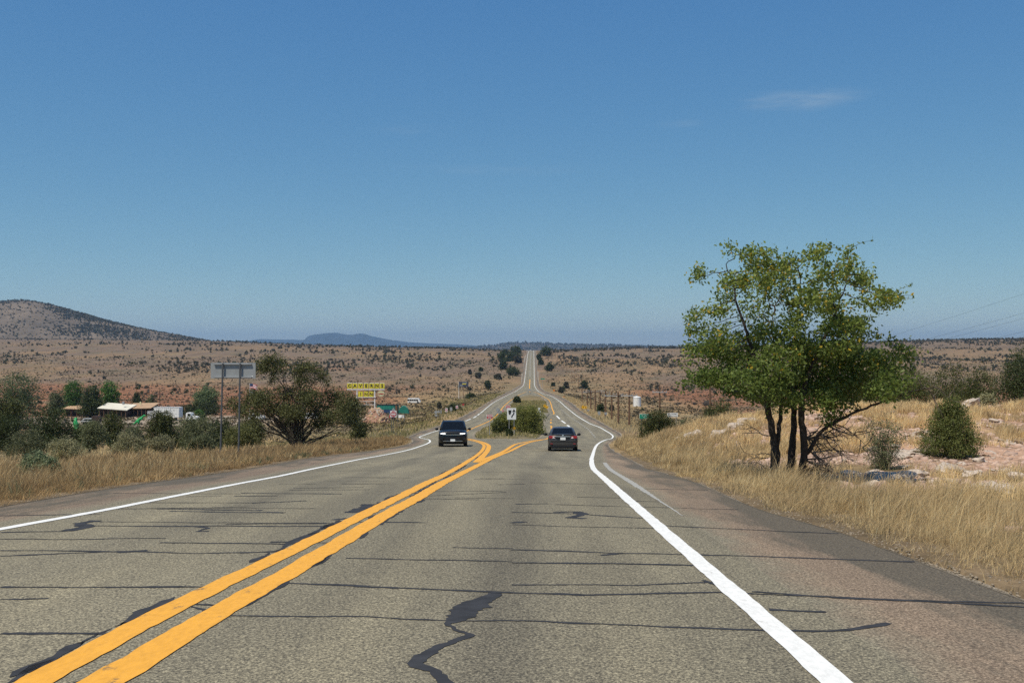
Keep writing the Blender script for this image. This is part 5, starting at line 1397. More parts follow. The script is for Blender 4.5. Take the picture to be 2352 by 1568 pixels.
# sedan ahead, its tail at y = 0
Yd = 59.0
sed = thing('sedan', 'charcoal sedan seen from behind in the right lane', 'car', (xx(1293, Yd), Yd, float(P(Yd + 1.0)) + .006), -0.035)
sed.rotation_euler = (math.atan2(float(P(Yd + 4) - P(Yd)), 4.0), 0, -0.035)
part('body', MB().loft([ring(0.0, .70, .42, .88, .02), ring(.05, .81, .33, .98, .04), ring(.22, .86, .29, 1.03, .04), ring(.7, .88, .26, 1.02, .02), ring(1.3, .88, .25, .97), ring(2.6, .88, .25, .95), ring(3.3, .875, .25, .94, .03), ring(3.9, .85, .28, .84, .05),
                        ring(4.35, .76, .32, .74, .04), ring(4.54, .60, .38, .66)]), M_sedan, sed, True)
cabin(sed, M_sedan, (.62, 3.45), (1.42, 2.55), .97, 1.43, .80, .60, ('rear_window', 'windshield'))
for s in (-1, 1):
    wheel(sed, s * .76, .95, .31, .205, s); wheel(sed, s * .76, 3.55, .31, .205, s)
    tl = part('tail_light', MB().prism([(s * .44, .80), (s * .80, .82), (s * .83, .93), (s * .74, .965), (s * .50, .94)][::s], -.015, .12), M_tail, sed)
    part('reverse_lens', MB().prism([(s * .46, .805), (s * .60, .81), (s * .58, .90), (s * .51, .89)][::s], -.026, .0), M_lens, tl)
    part('reflector', MB().box((s * .66, -.01, .50), (.14, .05, .035)), M_tail, sed)
part('chrome_strip', MB().box((0, -.03, .905), (.84, .035, .03)), M_chrome, sed)
part('emblem', MB().lathe([(.055, -.02), (.055, 0)], (0, -.01, .975), 'y', 14), M_chrome, sed)
part('trunk_lip', MB().box((0, .06, 1.035), (1.30, .10, .03)), M_sedan, sed)
part('plate_recess', MB().prism([(-.36, .74), (.36, .74), (.44, .88), (-.44, .88)], -.018, .05), M_black, sed)
part('license_plate', MB().box((0, -.045, .79), (.30, .012, .15)), M_signw, sed)
part('bumper_crease', MB().box((0, -.012, .665), (1.42, .05, .022)), M_sedan, sed)
part('lower_bumper', MB().box((0, .10, .36), (1.30, .18, .16)), M_black, sed)
part('underbody', MB().box((0, 2.3, .27), (1.35, 3.9, .12)), M_black, sed)
mirrors(sed, M_black, 2.9, 1.0, .86)
# far vehicle on the crest
cy_ = 1585.0; fc = thing('distant_car', 'tiny white car coming over the crest of the far road', 'car', (xx(1219.6, cy_) - .3, cy_, float(P(cy_))))
part('body', MB().loft([ring(0, .8, .4, .95), ring(.3, .95, .3, 1.05), ring(4.0, .95, .3, 1.05), ring(4.4, .8, .4, .95)]), M_whitep, fc)
part('cabin', MB().loft([[(-.85, 1.0, 1.05), (.85, 1.0, 1.05), (.85, 4.2, 1.05), (-.85, 4.2, 1.05)], [(-.68, 1.7, 1.7), (.68, 1.7, 1.7), (.68, 3.8, 1.7), (-.68, 3.8, 1.7)]]), M_whitep, fc)
part('windshield', MB().add([(-.72, 1.02, 1.12), (.72, 1.02, 1.12), (.62, 1.6, 1.65), (-.62, 1.6, 1.65)], [(0, 1, 2, 3)]), M_glassd, fc)

# ------------------------------------------------------------------ road signs
def post(parent, x, z0, z1, r=0.03, m=None, name='post', y=0.04):
    part(name, MB().box((x, y, (z0 + z1) / 2), (r * 2, r * 1.4, z1 - z0)), m or M_galv, parent)
def sign_root(name, label, u, y, v_top, v_bot, group=None, cat='sign'):
    x, y, z = at(u, y)
    t = thing(name, label, cat, (x, y, z), 0, group)
    return t, zz(v_top, y) - z, zz(v_bot, y) - z, y
def plate(parent, x, zc, w, h, m, name='panel', y=0.0, th=0.012, rot=0.0, poly=None):
    mb = MB()
    if poly: mb.prism(poly, y - th / 2, y + th / 2, (x, 0, zc))
    else: mb.box((x, y, zc), (w, th, h), ry=rot)
    return part(name, mb, m, parent)
def disc(r, n=24): return [(r * math.cos(2 * PI * k / n), r * math.sin(2 * PI * k / n)) for k in range(n)]
dia = lambda a: [(0, -a), (a, 0), (0, a), (-a, 0)]
def arrow_poly():
    cl = [(.02, -.42), (.035, -.30), (.10, -.18), (.20, -.05), (.255, .08), (.27, .20)]
    L = []; Rr = []
    for i, (x, z) in enumerate(cl):
        a = cl[max(i - 1, 0)]; b = cl[min(i + 1, len(cl) - 1)]
        d = Vector((b[0] - a[0], b[1] - a[1])).normalized(); L.append((x - d.y * .062, z + d.x * .062)); Rr.append((x + d.y * .062, z - d.x * .062))
    return L, Rr
# keep right
t, zt, zb, y = sign_root('keep_right_sign', 'white sign with black median symbol and upward arrow on the island', 1175, 116.5, 936.7, 963.2)
w_ = 20.7 * y / F; h_ = zt - zb; zc = (zt + zb) / 2
pn = plate(t, 0, zc, w_, h_, M_signw)
k_ = w_
part('median_symbol', MB().prism([(-.36 * k_, .40 * k_), (-.02 * k_, .40 * k_), (-.04 * k_, .22 * k_), (-.10 * k_, .0), (-.16 * k_, -.10 * k_), (-.26 * k_, -.10 * k_), (-.31 * k_, 0), (-.34 * k_, .2 * k_)], -.02, -.007, (0, 0, zc)), M_signk, pn)
L_, R_ = arrow_poly(); ap = MB()
for i in range(len(L_) - 1):
    q = [L_[i], R_[i], R_[i + 1], L_[i + 1]]
    ap.prism([(a * k_, b * k_) for a, b in q], -.02, -.007, (0, 0, zc))
ap.prism([(.06 * k_, .20 * k_), (.26 * k_, .55 * k_), (.46 * k_, .20 * k_), (.27 * k_, .27 * k_)], -.02, -.007, (0, 0, zc))
part('arrow', ap, M_signk, pn)
for s in (-1, 1): post(t, s * .28, -.2, zb + .1)
t, zt, zb, y = sign_root('object_marker', 'yellow diamond of nine reflectors on black below the keep-right sign', 1181.3, 115.6, 978.5, 987.5)
a_ = (zt - zb) / 2; zc = (zt + zb) / 2
pn = plate(t, 0, zc, 0, 0, M_signk, poly=dia(a_))
for i in (-1, 0, 1):
    for j in (-1, 0, 1):
        c_ = ((i - j) * a_ * .30, (i + j) * a_ * .30)
        part('reflector', MB().prism([(c_[0] + p[0], c_[1] + p[1]) for p in disc(a_ * .17, 10)], -.03, -.006, (0, 0, zc)), M_signy, pn)
post(t, 0, -.2, zc)
def wrong_way(label, u, y, v0, v1, wpx):
    t, zt, zb, y = sign_root('wrong_way_sign', label, u, y, v0, v1)
    w = wpx * y / F; h = zt - zb; zc = (zt + zb) / 2
    plate(t, 0, zc, w + .05, h + .05, M_signw, 'border', y=.010)
    pn = plate(t, 0, zc, w, h, M_signr, y=-.006)
    lettering('WRONG', h * .46, M_signw, pn, (0, -.016, zc + h * .22), bold=.004)
    lettering('WAY', h * .46, M_signw, pn, (0, -.016, zc - h * .24), bold=.004)
    post(t, 0, -.2, zb + .05, y=.05)
wrong_way('red wrong-way sign on a thin post at the island front', 1124.6, 114, 952.4, 961, 13)
wrong_way('red wrong-way sign partly behind the keep-right sign', 1167, 200, 930.5, 937.5, 9)
def do_not_enter(label, u, y, v0, v1, wpx, two=False, words=True):
    t, zt, zb, y = sign_root('do_not_enter_sign', label, u, y, v0, v1)
    w = wpx * y / F; h = zt - zb; zc = (zt + zb) / 2
    pn = plate(t, 0, zc, w, h, M_signw)
    ds = part('red_disc', MB().prism(disc(w * .46, 28), -.018, -.007, (0, 0, zc)), M_signr, pn)
    part('bar', MB().box((0, -.022, zc), (w * .72, .006, h * .15)), M_signw, ds)
    if words:
        lettering('DO NOT', h * .20, M_signw, ds, (0, -.022, zc + h * .24), bold=.004); lettering('ENTER', h * .20, M_signw, ds, (0, -.022, zc - h * .24), bold=.004)
    post(t, 0, -.2, zb + .1, .035, M_post)
    if two: post(t, -.24, -.2, zb + .1, .035, M_post)
    return t, w, h, zc
t, w_, h_, zc = do_not_enter('do-not-enter sign with red disc on two posts in front of the rock pile', 903.5, 132, 943, 957.6, 14.7, True)
plate(t, -.16, zc - h_ * .38, w_ * .9, h_ * .5, M_signr, 'wrong_way_panel', y=.08)
plate(t, 0, zc + .05, 0, 0, M_alu, 'sign_back', y=.12, poly=[(-w_ * .78, -h_ * .3), (w_ * .78, -h_ * .3), (0, h_ * .95)])
do_not_enter('small do-not-enter sign left of the far left signs', 1025.3, 205, 937, 945.5, 5.6, words=False)
do_not_enter('small do-not-enter sign beside the grey-green shrub', 1049.5, 235, 931, 938, 5.4, words=False)
do_not_enter('small red disc sign at the island behind the grey diamond', 1155.3, 178, 940.9, 945.8, 5.2, words=False)
t, zt, zb, y = sign_root('grey_marker', 'small pale rectangular sign between the two do-not-enter signs', 1036, 222, 935, 943)
plate(t, 0, (zt + zb) / 2, 5.5 * y / F, zt - zb, M_alu); post(t, 0, -.2, zb + .1)
t, zt, zb, y = sign_root('yield_sign', 'little red sign behind the far left verge', 1064, 262, 927.5, 931.5)
plate(t, 0, (zt + zb) / 2, 0, 0, M_signr, poly=[(-.32, .25), (.32, .25), (0, -.3)]); post(t, 0, -.2, zb + .1)
# backs of signs facing the other way
t, zt, zb, y = sign_root('diamond_sign_back', 'grey back of a diamond sign with a triangle below, left of the island tree', 1145, 150, 935.5, 949)
h_ = zt - zb
plate(t, -.10, zt - h_ * .36, 0, 0, M_alu, poly=dia(h_ * .38)); plate(t, .14, zb + h_ * .16, 0, 0, M_alu, 'triangle_panel', y=.02, poly=[(-.48, -.16), (.48, -.16), (.05, .46)]); post(t, 0, -.2, zt - h_ * .3)
for k, (u_, y_, v0_, v1_, sh, lb) in enumerate([(1001.5, 178, 942, 950, 0, 'grey back of an octagonal sign on the left verge, nearest of three'), (1007.5, 184, 942, 948.5, 1, 'grey back of a diamond sign, middle of three on the left verge'), (1013, 190, 940.5, 949, 2, 'narrow grey sign back, rightmost of three on the left verge')]):
    t, zt, zb, y = sign_root('sign_back', lb, u_, y_, v0_, v1_, 'sign backs on the left verge')
    h_ = zt - zb
    plate(t, 0, (zt + zb) / 2, .3, h_, M_alu, poly=[disc(h_ / 2, 8), dia(h_ * .55), [(-.1, -h_ / 2), (.1, -h_ / 2), (.1, h_ / 2), (-.1, h_ / 2)]][sh])
    if sh == 0: plate(t, 0, zb - .25, .45, .32, M_alu, 'lower_panel')
    post(t, 0, -.2, (zt + zb) / 2, .03, M_post)
t, zt, zb, y = sign_root('fork_sign_back', 'grey sign on two legs where the carriageways join again', 1216.4, 470, 892.5, 898)
plate(t, 0, (zt + zb) / 2, 4.6 * y / F, zt - zb, M_alu)
for s in (-1, 1): post(t, s * .35, -.3, zb + .1, .06, M_post)
# the large grey sign back on the left verge
yb_ = 47.0
x_, y_, z_ = at(529, yb_)
t = thing('guide_sign', 'large grey guide sign seen from behind on two tall steel posts', 'sign', (x_, y_, z_), -0.06)
zt, zb = zz(833, yb_) - z_, zz(868.8, yb_) - z_
w_ = 105 * yb_ / F; zc = (zt + zb) / 2; h_ = zt - zb; x0 = (535.5 - 529) * yb_ / F
plate(t, x0, zc, w_, h_, M_alu, y=0, th=.006)
for z1_ in (zt - .055, zb + .055): part('brace', MB().box((x0, -.045, z1_), (w_ * .84, .08, .05)), M_galv, t)
for k, (ut, ub) in enumerate(((513.0, 507.0), (553.5, 549.5))):
    xt = (ut - 529) * yb_ / F; xb = (ub - 529) * yb_ / F
    part('post', MB().tube([(xb, -.10, -.3), (xt, -.10, zt - .02)], [.042, .042], 8), M_post, t)
part('sticker', MB().box((x0 + w_ * .43, -.006, zb + .10), (.06, .004, .05)), M_signw, t)
# yellow diamonds
def diamond(label, u, v, y, apx, m, extra=False, group=None, name='warning_sign'):
    t, zt, zb, y = sign_root(name, label, u, y, v - apx, v + apx, group)
    a = apx * y / F; zc = (zt + zb) / 2
    pn = plate(t, 0, zc, 0, 0, m, poly=dia(a))
    part('symbol', MB().prism([(-a * .10, -a * .45), (a * .10, -a * .45), (a * .16, a * .1), (a * .30, a * .1), (0, a * .5), (-a * .30, a * .1), (-a * .06, a * .1)], -.02, -.006, (0, 0, zc)), M_signk, pn)
    post(t, 0, -.3, zc)
    return t
diamond('yellow diamond warning sign on the island right side, upper left of two', 1251.5, 932, 250, 4.2, M_signy); diamond('yellow diamond warning sign on the island right side, lower right of two', 1256.5, 935, 244, 3.8, M_signy)
diamond('yellow diamond warning sign by the right shoulder, left of a pair', 1339.5, 934.5, 232, 4.6, M_signy); diamond('yellow diamond warning sign by the right shoulder, right of a pair', 1345, 935.3, 236, 3.6, M_signy)
diamond('orange diamond sign beside the far right verge', 1272.4, 896.3, 430, 2.8, M_signo); diamond('small orange marker on the far right verge', 1295, 910.5, 350, 1.8, M_signo, name='orange_marker')
# white lettered signs on the island
t, zt, zb, y = sign_root('route_sign', 'two stacked white signs with dark figures on the island', 1238, 190, 936, 953)
h_ = zt - zb
for nm, zc_, w0, hh in (('upper_panel', zb + h_ * .76, 5.4, .46), ('lower_panel', zb + h_ * .27, 9.0, .54)):
    pn = plate(t, 0, zc_, w0 * y / F, h_ * hh, M_signw, nm)
    wv = w0 * y / F; hv = h_ * hh
    for s in ((-.5, 1), (.5, 1)) if w0 > 6 else ((0, 1),):
        cx_ = s[0] * wv * .5
        pts_ = [(cx_ + wv * .16, -.012, zc_ + hv * .30), (cx_, -.012, zc_ + hv * .34), (cx_ - wv * .13, -.012, zc_ + hv * .18), (cx_, -.012, zc_), (cx_ + wv * .13, -.012, zc_ - hv * .18), (cx_, -.012, zc_ - hv * .34), (cx_ - wv * .16, -.012, zc_ - hv * .3)]
        part('figure', MB().tube(pts_, wv * .05, 5), M_signk, pn)
post(t, 0, -.3, zb + .1)
# green guide sign and white board on the right
t, zt, zb, y = sign_root('green_guide_sign', 'green guide sign with white lettering behind the ragged juniper', 1483, 118, 951, 961)
h_ = zt - zb; w_ = 27.5 * y / F; zc = (zt + zb) / 2
plate(t, 0, zc, w_ + .06, h_ + .06, M_signw, 'border', y=.010)
pn = plate(t, 0, zc, w_, h_, M_signg, y=-.006)
lettering('Grand Canyon', h_ * .38, M_signw, pn, (0, -.016, zc + h_ * .22), sx=.82); lettering('Caverns', h_ * .38, M_signw, pn, (0, -.016, zc - h_ * .24), sx=.82)
for s in (-1, 1): post(t, s * w_ * .35, -.3, zb + .05, .045, M_post)
t, zt, zb, y = sign_root('white_board', 'white board with two dark lines of lettering right of the green sign', 1544.7, 126, 947.8, 957)
h_ = zt - zb; w_ = 24 * y / F; zc = (zt + zb) / 2
pn = plate(t, 0, zc, w_, h_, M_signw)
for zo in (.2, -.22):
    mb = MB(); xo = -w_ * .42
    rs_ = np.random.default_rng(int(zo * 100) + 50)
    while xo < w_ * .42:
        ww = rs_.uniform(.05, .14); mb.box((xo + ww / 2, -.010, zc + zo * h_), (ww, .006, h_ * rs_.uniform(.10, .2))); xo += ww + rs_.uniform(.01, .04)
    part('dark_line', mb, M_signk, pn)
for s in (-1, 1): post(t, s * w_ * .35, -.3, zb + .05, .045, M_post)
for k, (u_, y_, v0_, v1_) in enumerate([(1351.5, 222, 940, 943.5), (1376, 196, 944, 953), (1391.5, 188, 946.5, 952)]):
    t, zt, zb, y = sign_root('grey_marker', ['little pale sign right of the yellow diamond pair', 'pale grey sign back left of the round juniper', 'pale blue-grey sign back below the second round juniper'][k], u_, y_, v0_, v1_)
    plate(t, 0, (zt + zb) / 2, .5, zt - zb, M_alu); post(t, 0, -.3, zb + .1)
t, zt, zb, y = sign_root('green_marker', 'tiny green sign by the far right verge', 1246.4, 640, 868.3, 871)
plate(t, 0, (zt + zb) / 2, 9.5 * y / F, zt - zb, M_signg); post(t, 0, -.3, zb + .1, .06)
# billboard in the left field
t, zt, zb, y = sign_root('billboard', 'dark roadside billboard with pale stripes standing in the left field', 1065, 505, 875.8, 888, cat='billboard')
h_ = zt - zb; w_ = 22 * y / F; zc = (zt + zb) / 2
pn = plate(t, 0, zc, w_, h_, plain('billboard_print', (0.05, 0.055, 0.085), 0.6, 0, 0.5, 0.9), th=.12)
part('pale_stripe', MB().box((w_ * .1, -.07, zc + h_ * .28), (w_ * .5, .01, h_ * .16)), M_alu, pn); part('yellow_stripe', MB().box((w_ * .05, -.07, zc + h_ * .02), (w_ * .42, .01, h_ * .14)), M_lemon, pn); part('pale_stripe', MB().box((-w_ * .25, -.07, zc - h_ * .25), (w_ * .3, .01, h_ * .2)), M_alu, pn)
for s in (-1, 0, 1): post(t, s * w_ * .4, -.5, zb + .2, .12, M_wpole, y=.15)
post(t, -w_ * .51, -.5, zt, .10, M_whitep, 'white_edge_post', y=.1)

# ------------------------------------------------------------------ the motel sign
ym_ = 277.0
x_, y_, z_ = at(824, ym_)
S = 0.07324 * ym_ / F
sg = thing('motel_sign', 'yellow CAVERNS INN sign of square letter panels on white posts', 'sign', (x_, y_, z_))
u2x = lambda c: (775.2 + .07324 * c - 824) * ym_ / F
v2z = lambda c: zz(861.3 + .07324 * c, ym_) - z_
for ch, a, b in zip('CAVERNS', (310, 478, 650, 832, 1003, 1168, 1332), (455, 622, 790, 970, 1142, 1310, 1475)):
    zt, zb = v2z(255), v2z(415)
    pn = part('letter_panel', MB().box((u2x((a + b) / 2), 0, (zt + zb) / 2), ((b - a) * S, .35, zt - zb)), M_lemon, sg)
    part('panel_cap', MB().box((u2x((a + b) / 2), 0, zt + .06), ((b - a) * S, .36, .10)), M_whitep, pn)
    lettering(ch, (zt - zb) * .88, M_signk, pn, (u2x((a + b) / 2), -.20, (zt + zb) / 2), depth=.02, bold=.03, sx=1.0)
for ch, a, b in zip('INN', (655, 830, 995), (795, 965, 1125)):
    zt, zb = v2z(512), v2z(680)
    pn = part('letter_panel', MB().box((u2x((a + b) / 2), 0, (zt + zb) / 2), ((b - a) * S, .35, zt - zb)), M_lemon, sg)
    lettering(ch, (zt - zb) * .80, M_signk, pn, (u2x((a + b) / 2), -.20, (zt + zb) / 2), depth=.02, bold=.02)
part('beam', MB().box((u2x(890), .05, v2z(446)), (1175 * S, .5, 30 * S)), M_whitep, sg)
part('beam', MB().box((u2x(905), .05, v2z(694)), (590 * S, .5, 18 * S)), M_whitep, sg)
part('red_beam', MB().box((u2x(1010), .06, v2z(716)), (430 * S, .45, 24 * S)), plain('oxblood', (.13, .02, .03), .7), sg)
for c_, vb_ in ((610, 1230), (1167, 1230)):
    part('post', MB().box((u2x(c_), .1, (v2z(460) - .6) / 2), (30 * S, .4, v2z(460) + .6)), M_whitep, sg)
for c_ in (820, 925): part('rail', MB().box((u2x(890), .1, v2z(c_)), (510 * S, .08, 12 * S)), M_whitep, sg)
part('stile', MB().box((u2x(900), .1, (v2z(820) + v2z(930)) / 2), (16 * S, .08, v2z(820) - v2z(930))), M_whitep, sg)
ov = part('oval_panel', MB().prism([(110 * S * math.cos(a), 85 * S * math.sin(a)) for a in np.linspace(0, 2 * PI, 24, endpoint=False)], -.1, .1, (u2x(1365), 0, v2z(578))), M_cream, sg)
lettering('OPEN', 60 * S, M_signr, ov, (u2x(1365), -.12, v2z(590)), bold=.02, sx=1.25)
# rock pile round its feet
rp = np.random.default_rng(61)
x_, y_, z_ = at(863, 270)
pile = thing('rock_pile', 'heap of red and tan rocks round the motel sign posts', 'rock pile', (x_, y_, z_))
W_ = 33 * 270 / F; H_ = zz(935.5, 270) - z_
part('core', MB().lathe([(W_ * .94, -.2), (W_ * .76, H_ * .34), (W_ * .50, H_ * .70), (W_ * .25, H_ * .86), (.1, H_ * .88)], (0, 0, 0), 'z', 18), M_rockr, pile)
rmesh = []
for k in range(10):
    me = MB().blob((0, 0, 0), (1, .8, .7), rp, 1, .5).mesh('rock'); rmesh.append(me)
    me.materials.append([M_rockr, M_rockr, M_rockt, M_rock, M_rockr][k % 5])
for k in range(240):
    a = rp.uniform(-.15, PI + .15) + PI; q = rp.random() ** .6
    r_ = W_ * .97 * q; zr = np.interp(q, [0, .25, .5, .78, 1], [.90, .88, .72, .36, .0]) * H_
    o = link('rock', rmesh[rp.integers(0, 10)], None, pile, (math.cos(a) * r_, math.sin(a) * r_ * .9, zr + rp.uniform(-.05, .12)))
    s_ = rp.uniform(.2, .55); o.scale = (s_, s_, s_); o.rotation_euler = tuple(rp.uniform(0, 6, 3))

# ------------------------------------------------------------------ round the motel
def on(u, y): return at(u, y)
def slats(parent, x0, x1, zt, zb, y, m, n):
    for k in range(n):
        a = x0 + (x1 - x0) * k / n; b = x0 + (x1 - x0) * (k + 1) / n
        part('panel', MB().box(((a + b) / 2, y, (zt + zb) / 2), ((b - a) * .965, .06, zt - zb)), m, parent)
x_, y_, z_ = on(890, 330)
t = thing('green_shed', 'long teal panelled container behind the rock pile', 'shed', (x_, y_, z_))
w_ = 48 * y_ / F; h_ = zz(929.8, y_) - z_
part('box', MB().box((0, 1.3, h_ / 2 - .3), (w_, 2.4, h_ + .5)), M_teal, t); slats(t, -w_ / 2, w_ * .30, h_ * .98, h_ * .5, .07, M_teal, 6); slats(t, -w_ / 2, w_ * .30, h_ * .48, .0, .07, M_navy, 6)
part('roof_edge', MB().box((0, 1.25, h_ + .03), (w_ + .1, 2.6, .12)), M_dark, t); part('stair', MB().box((w_ * .42, -.1, h_ * .5), (.7, .3, h_ * .9)), M_wpole, t)
x_, y_, z_ = on(927, 335)
t = thing('tarp_tent', 'rounded teal tarp tent right of the container', 'tent', (x_, y_, z_))
w_ = 26 * y_ / F; h_ = zz(931.5, y_) - z_
part('tarp', MB().loft([[(w_ * .5 * math.cos(a) * sx_, yy_, max(-.2, h_ * hh * math.sin(a))) for a in np.linspace(0, PI, 13)] for yy_, sx_, hh in ((0, .92, .95), (1.0, 1, 1), (2.0, .95, .95))], closed=False), M_teal, t, True)
part('front', MB().prism([(w_ * .46 * math.cos(a), max(-.2, h_ * .93 * math.sin(a))) for a in np.linspace(0, PI, 13)], .05, .1), M_teal, t)
x_, y_, z_ = on(921.3, 262)
t = thing('banner', 'white cloth banner between two dark posts left of the black vehicle', 'banner', (x_, y_, z_))
zt, zb = zz(951.5, y_) - z_, zz(958.9, y_) - z_; w_ = 14.4 * y_ / F
V_ = []; nx_, nz_ = 12, 5
for j in range(nz_ + 1):
    for i in range(nx_ + 1):
        fx, fz = i / nx_, j / nz_
        V_.append((-w_ / 2 + w_ * fx, .06 * math.sin(fx * 7 + fz * 2), zt - (zt - zb) * fz - .10 * math.sin(fx * PI) * (1 - fz * .5)))
part('cloth', MB().add(V_, [(j * 13 + i, j * 13 + i + 1, j * 13 + i + 14, j * 13 + i + 13) for j in range(nz_) for i in range(nx_)]), M_whitep, t)
for s in (-1.03, 1.03): post(t, s * w_ / 2, -.8, zt + .1, .07, M_post)
x_, y_, z_ = on(942, 300)
t = thing('rail_fence', 'dark timber rail fence right of the tarp tent', 'fence', (x_, y_, z_))
for k in range(6): part('post', MB().box((-1.6 + k * 1.25, 0, .55), (.14, .14, 1.7)), M_dwood, t)
for zr_ in (1.2, .7): part('rail', MB().box((1.5, 0, zr_), (6.6, .1, .12)), M_dwood, t)
x_, y_, z_ = on(965, 262)
t = thing('gate_rail', 'thin dark rail on posts crossing the left field', 'fence', (x_, y_, z_))
for k in range(5): part('post', MB().box((-2.5 + k * 1.6, 0, .5), (.09, .09, 1.5)), M_dwood, t)
part('rail', MB().box((.7, 0, 1.1), (6.6, .08, .09)), M_dwood, t)
# bus
x_, y_, z_ = ground_hit(950.7, 926.5)
t = thing('parked_bus', 'small white bus with a row of windows parked in the left field', 'bus', (x_, y_, z_))
w_ = 29.5 * y_ / F; h_ = 11.6 * y_ / F
part('body', MB().prism([(-w_ / 2, .35), (w_ * .40, .35), (w_ * .5, .5), (w_ * .5, h_ * .5), (w_ * .44, h_ * .62), (w_ * .40, h_ * .96), (w_ * .36, h_), (-w_ * .48, h_), (-w_ / 2, h_ * .95)], 0, 1.9), M_whitep, t)
for k in range(5): part('window', MB().box((-w_ * .42 + k * w_ * .165, -.01, h_ * .66), (w_ * .145, .04, h_ * .30)), M_glassd, t)
part('door', MB().box((w_ * .28, -.012, h_ * .5), (w_ * .06, .04, h_ * .66)), M_dark, t)
part('roof_trim', MB().box((-w_ * .05, .95, h_ + .03), (w_ * .82, 1.7, .08)), M_signw, t)
for c_ in (-.32, .36): part('wheel', MB().lathe([(.36, -.14), (.38, 0), (.36, .14)], (w_ * c_, .05, .36), 'y', 16), M_rubber, t)
# the low buildings
def mono_building(name, label, u0, u1, y, vr, ve, ground_v, roof_m, slope=1, cols=6):
    x_, y_, z_ = at((u0 + u1) / 2, y)
    t = thing(name, label, 'building', (x_, y_, z_))
    w = (u1 - u0) * y / F; hl = zz(vr, y) - z_; hr = zz(ve, y) - z_; D = 7.0
    part('wall', MB().prism([(-w / 2, -.5), (w / 2, -.5), (w / 2, hr - .15), (-w / 2, hl - .15)], .3, D), M_dwood, t)
    part('roof', MB().loft([[(-w / 2 - .4, -.5, hl), (w / 2 + .4, -.5, hr), (w / 2 + .4, D + .4, hr + 1.15), (-w / 2 - .4, D + .4, hl + 1.15)], [(-w / 2 - .4, -.5, hl + .16), (w / 2 + .4, -.5, hr + .16), (w / 2 + .4, D + .4, hr + 1.31), (-w / 2 - .4, D + .4, hl + 1.31)]]), roof_m, t)
    for k in range(cols + 1): part('porch_post', MB().box((-w / 2 + .1 + (w - .2) * k / cols, -.2, min(hl, hr) / 2 - .2), (.14, .14, min(hl, hr) + .2)), M_wpole, t)
    for k in range(cols):
        c_ = -w / 2 + (w) * (k + .5) / cols
        if k % 3 != 1:
            wn_ = part('window', MB().box((c_, .27, min(hl, hr) * .55), (w / cols * .6, .06, min(hl, hr) * .42)), M_glassd, t)
            part('frame', MB().box((c_, .25, min(hl, hr) * .55 + min(hl, hr) * .23), (w / cols * .64, .08, .08)), M_wpole, wn_)
        else: part('door', MB().box((c_, .27, min(hl, hr) * .42), (w / cols * .4, .06, min(hl, hr) * .84)), M_dark, t)
    return t, w, hl, hr
t, w_, hl_, hr_ = mono_building('motel_building', 'low brown building under a sloping white roof', 228, 290, 300, 937.5, 942.5, 958, M_roofw)
part('roof_vent', MB().box((w_ * .25, 3, hl_ + 1.4), (.5, .5, .9)), M_galv, t)
t, w_, hl_, hr_ = mono_building('porch_building', 'dark open-fronted porch building under a tan roof', 289, 345, 304, 938.5, 937.5, 958, M_rooft)
part('chimney', MB().box((-w_ * .05, 3, hl_ + 1.5), (.4, .4, .9)), M_cream, t)
t, w_, hl_, hr_ = mono_building('tan_building', 'low building with tan roof behind the upright dinosaur', 150, 204, 312, 938.5, 941, 958, M_rooft, cols=4)
part('white_roof_sheet', MB().box((w_ * .3, 2, hr_ + .75), (w_ * .3, 4, .08), rx=.155), M_roofw, t)
x_, y_, z_ = on(346, 290)
t = thing('white_lattice', 'white lattice screen at the right end of the porch building', 'screen', (x_, y_, z_))
for k in range(8): part('slat', MB().box((-.8 + k * .23, 0, 1.1), (.12, .05, 2.4)), M_whitep, t)
for k in range(5): part('slat', MB().box((0, -.03, .3 + k * .48), (1.9, .05, .1)), M_whitep, t)
# box truck and tractor
x_, y_, z_ = on(382, 282)
t = thing('box_trailer', 'white box trailer half hidden behind the rounded juniper', 'trailer', (x_, y_, z_), -.12)
w_ = 61 * y_ / F; ht = zz(934.8, y_) - z_
part('box', MB().box((0, 1.2, ht / 2 + .45), (w_, 2.4, ht - .9)), M_whitep, t)
for k in range(13): part('rib', MB().box((-w_ / 2 + w_ * (k + .5) / 13, -.02, ht / 2 + .45), (.06, .05, ht - 1.0)), M_signw, t)
part('top_rail', MB().box((0, -.01, ht), (w_, .12, .1)), M_galv, t)
for c_ in (-.4, -.3, .36): part('wheel', MB().lathe([(.42, -.15), (.45, 0), (.42, .15)], (w_ * c_, .1, .45), 'y', 16), M_rubber, t)
x_, y_, z_ = on(439, 272)
t = thing('truck_cab', 'white conventional truck cab facing right beside the small bright tree', 'truck', (x_, y_, z_), -.15)
s_ = 26 * y_ / F
part('cab', MB().prism([(-s_ * .5, .5), (s_ * .0, .5), (s_ * .0, 1.7), (-s_ * .1, 2.45), (-s_ * .42, 2.55), (-s_ * .5, 2.3)], 0, 2.1), M_whitep, t)
part('hood', MB().prism([(0, .5), (s_ * .5, .5), (s_ * .52, 1.25), (s_ * .42, 1.5), (0, 1.7)], .15, 1.95), M_whitep, t)
part('side_window', MB().prism([(-s_ * .34, 1.65), (-s_ * .05, 1.65), (-s_ * .12, 2.3), (-s_ * .34, 2.3)], -.02, .0), M_glassd, t); part('fender', MB().lathe([(.62, -.06), (.66, .1), (.6, .2)], (s_ * .3, .05, .5), 'y', 18), M_whitep, t)
for c_ in (-.35, .3): part('wheel', MB().lathe([(.44, -.14), (.47, 0), (.44, .14)], (s_ * c_, .02, .47), 'y', 16), M_rubber, t)
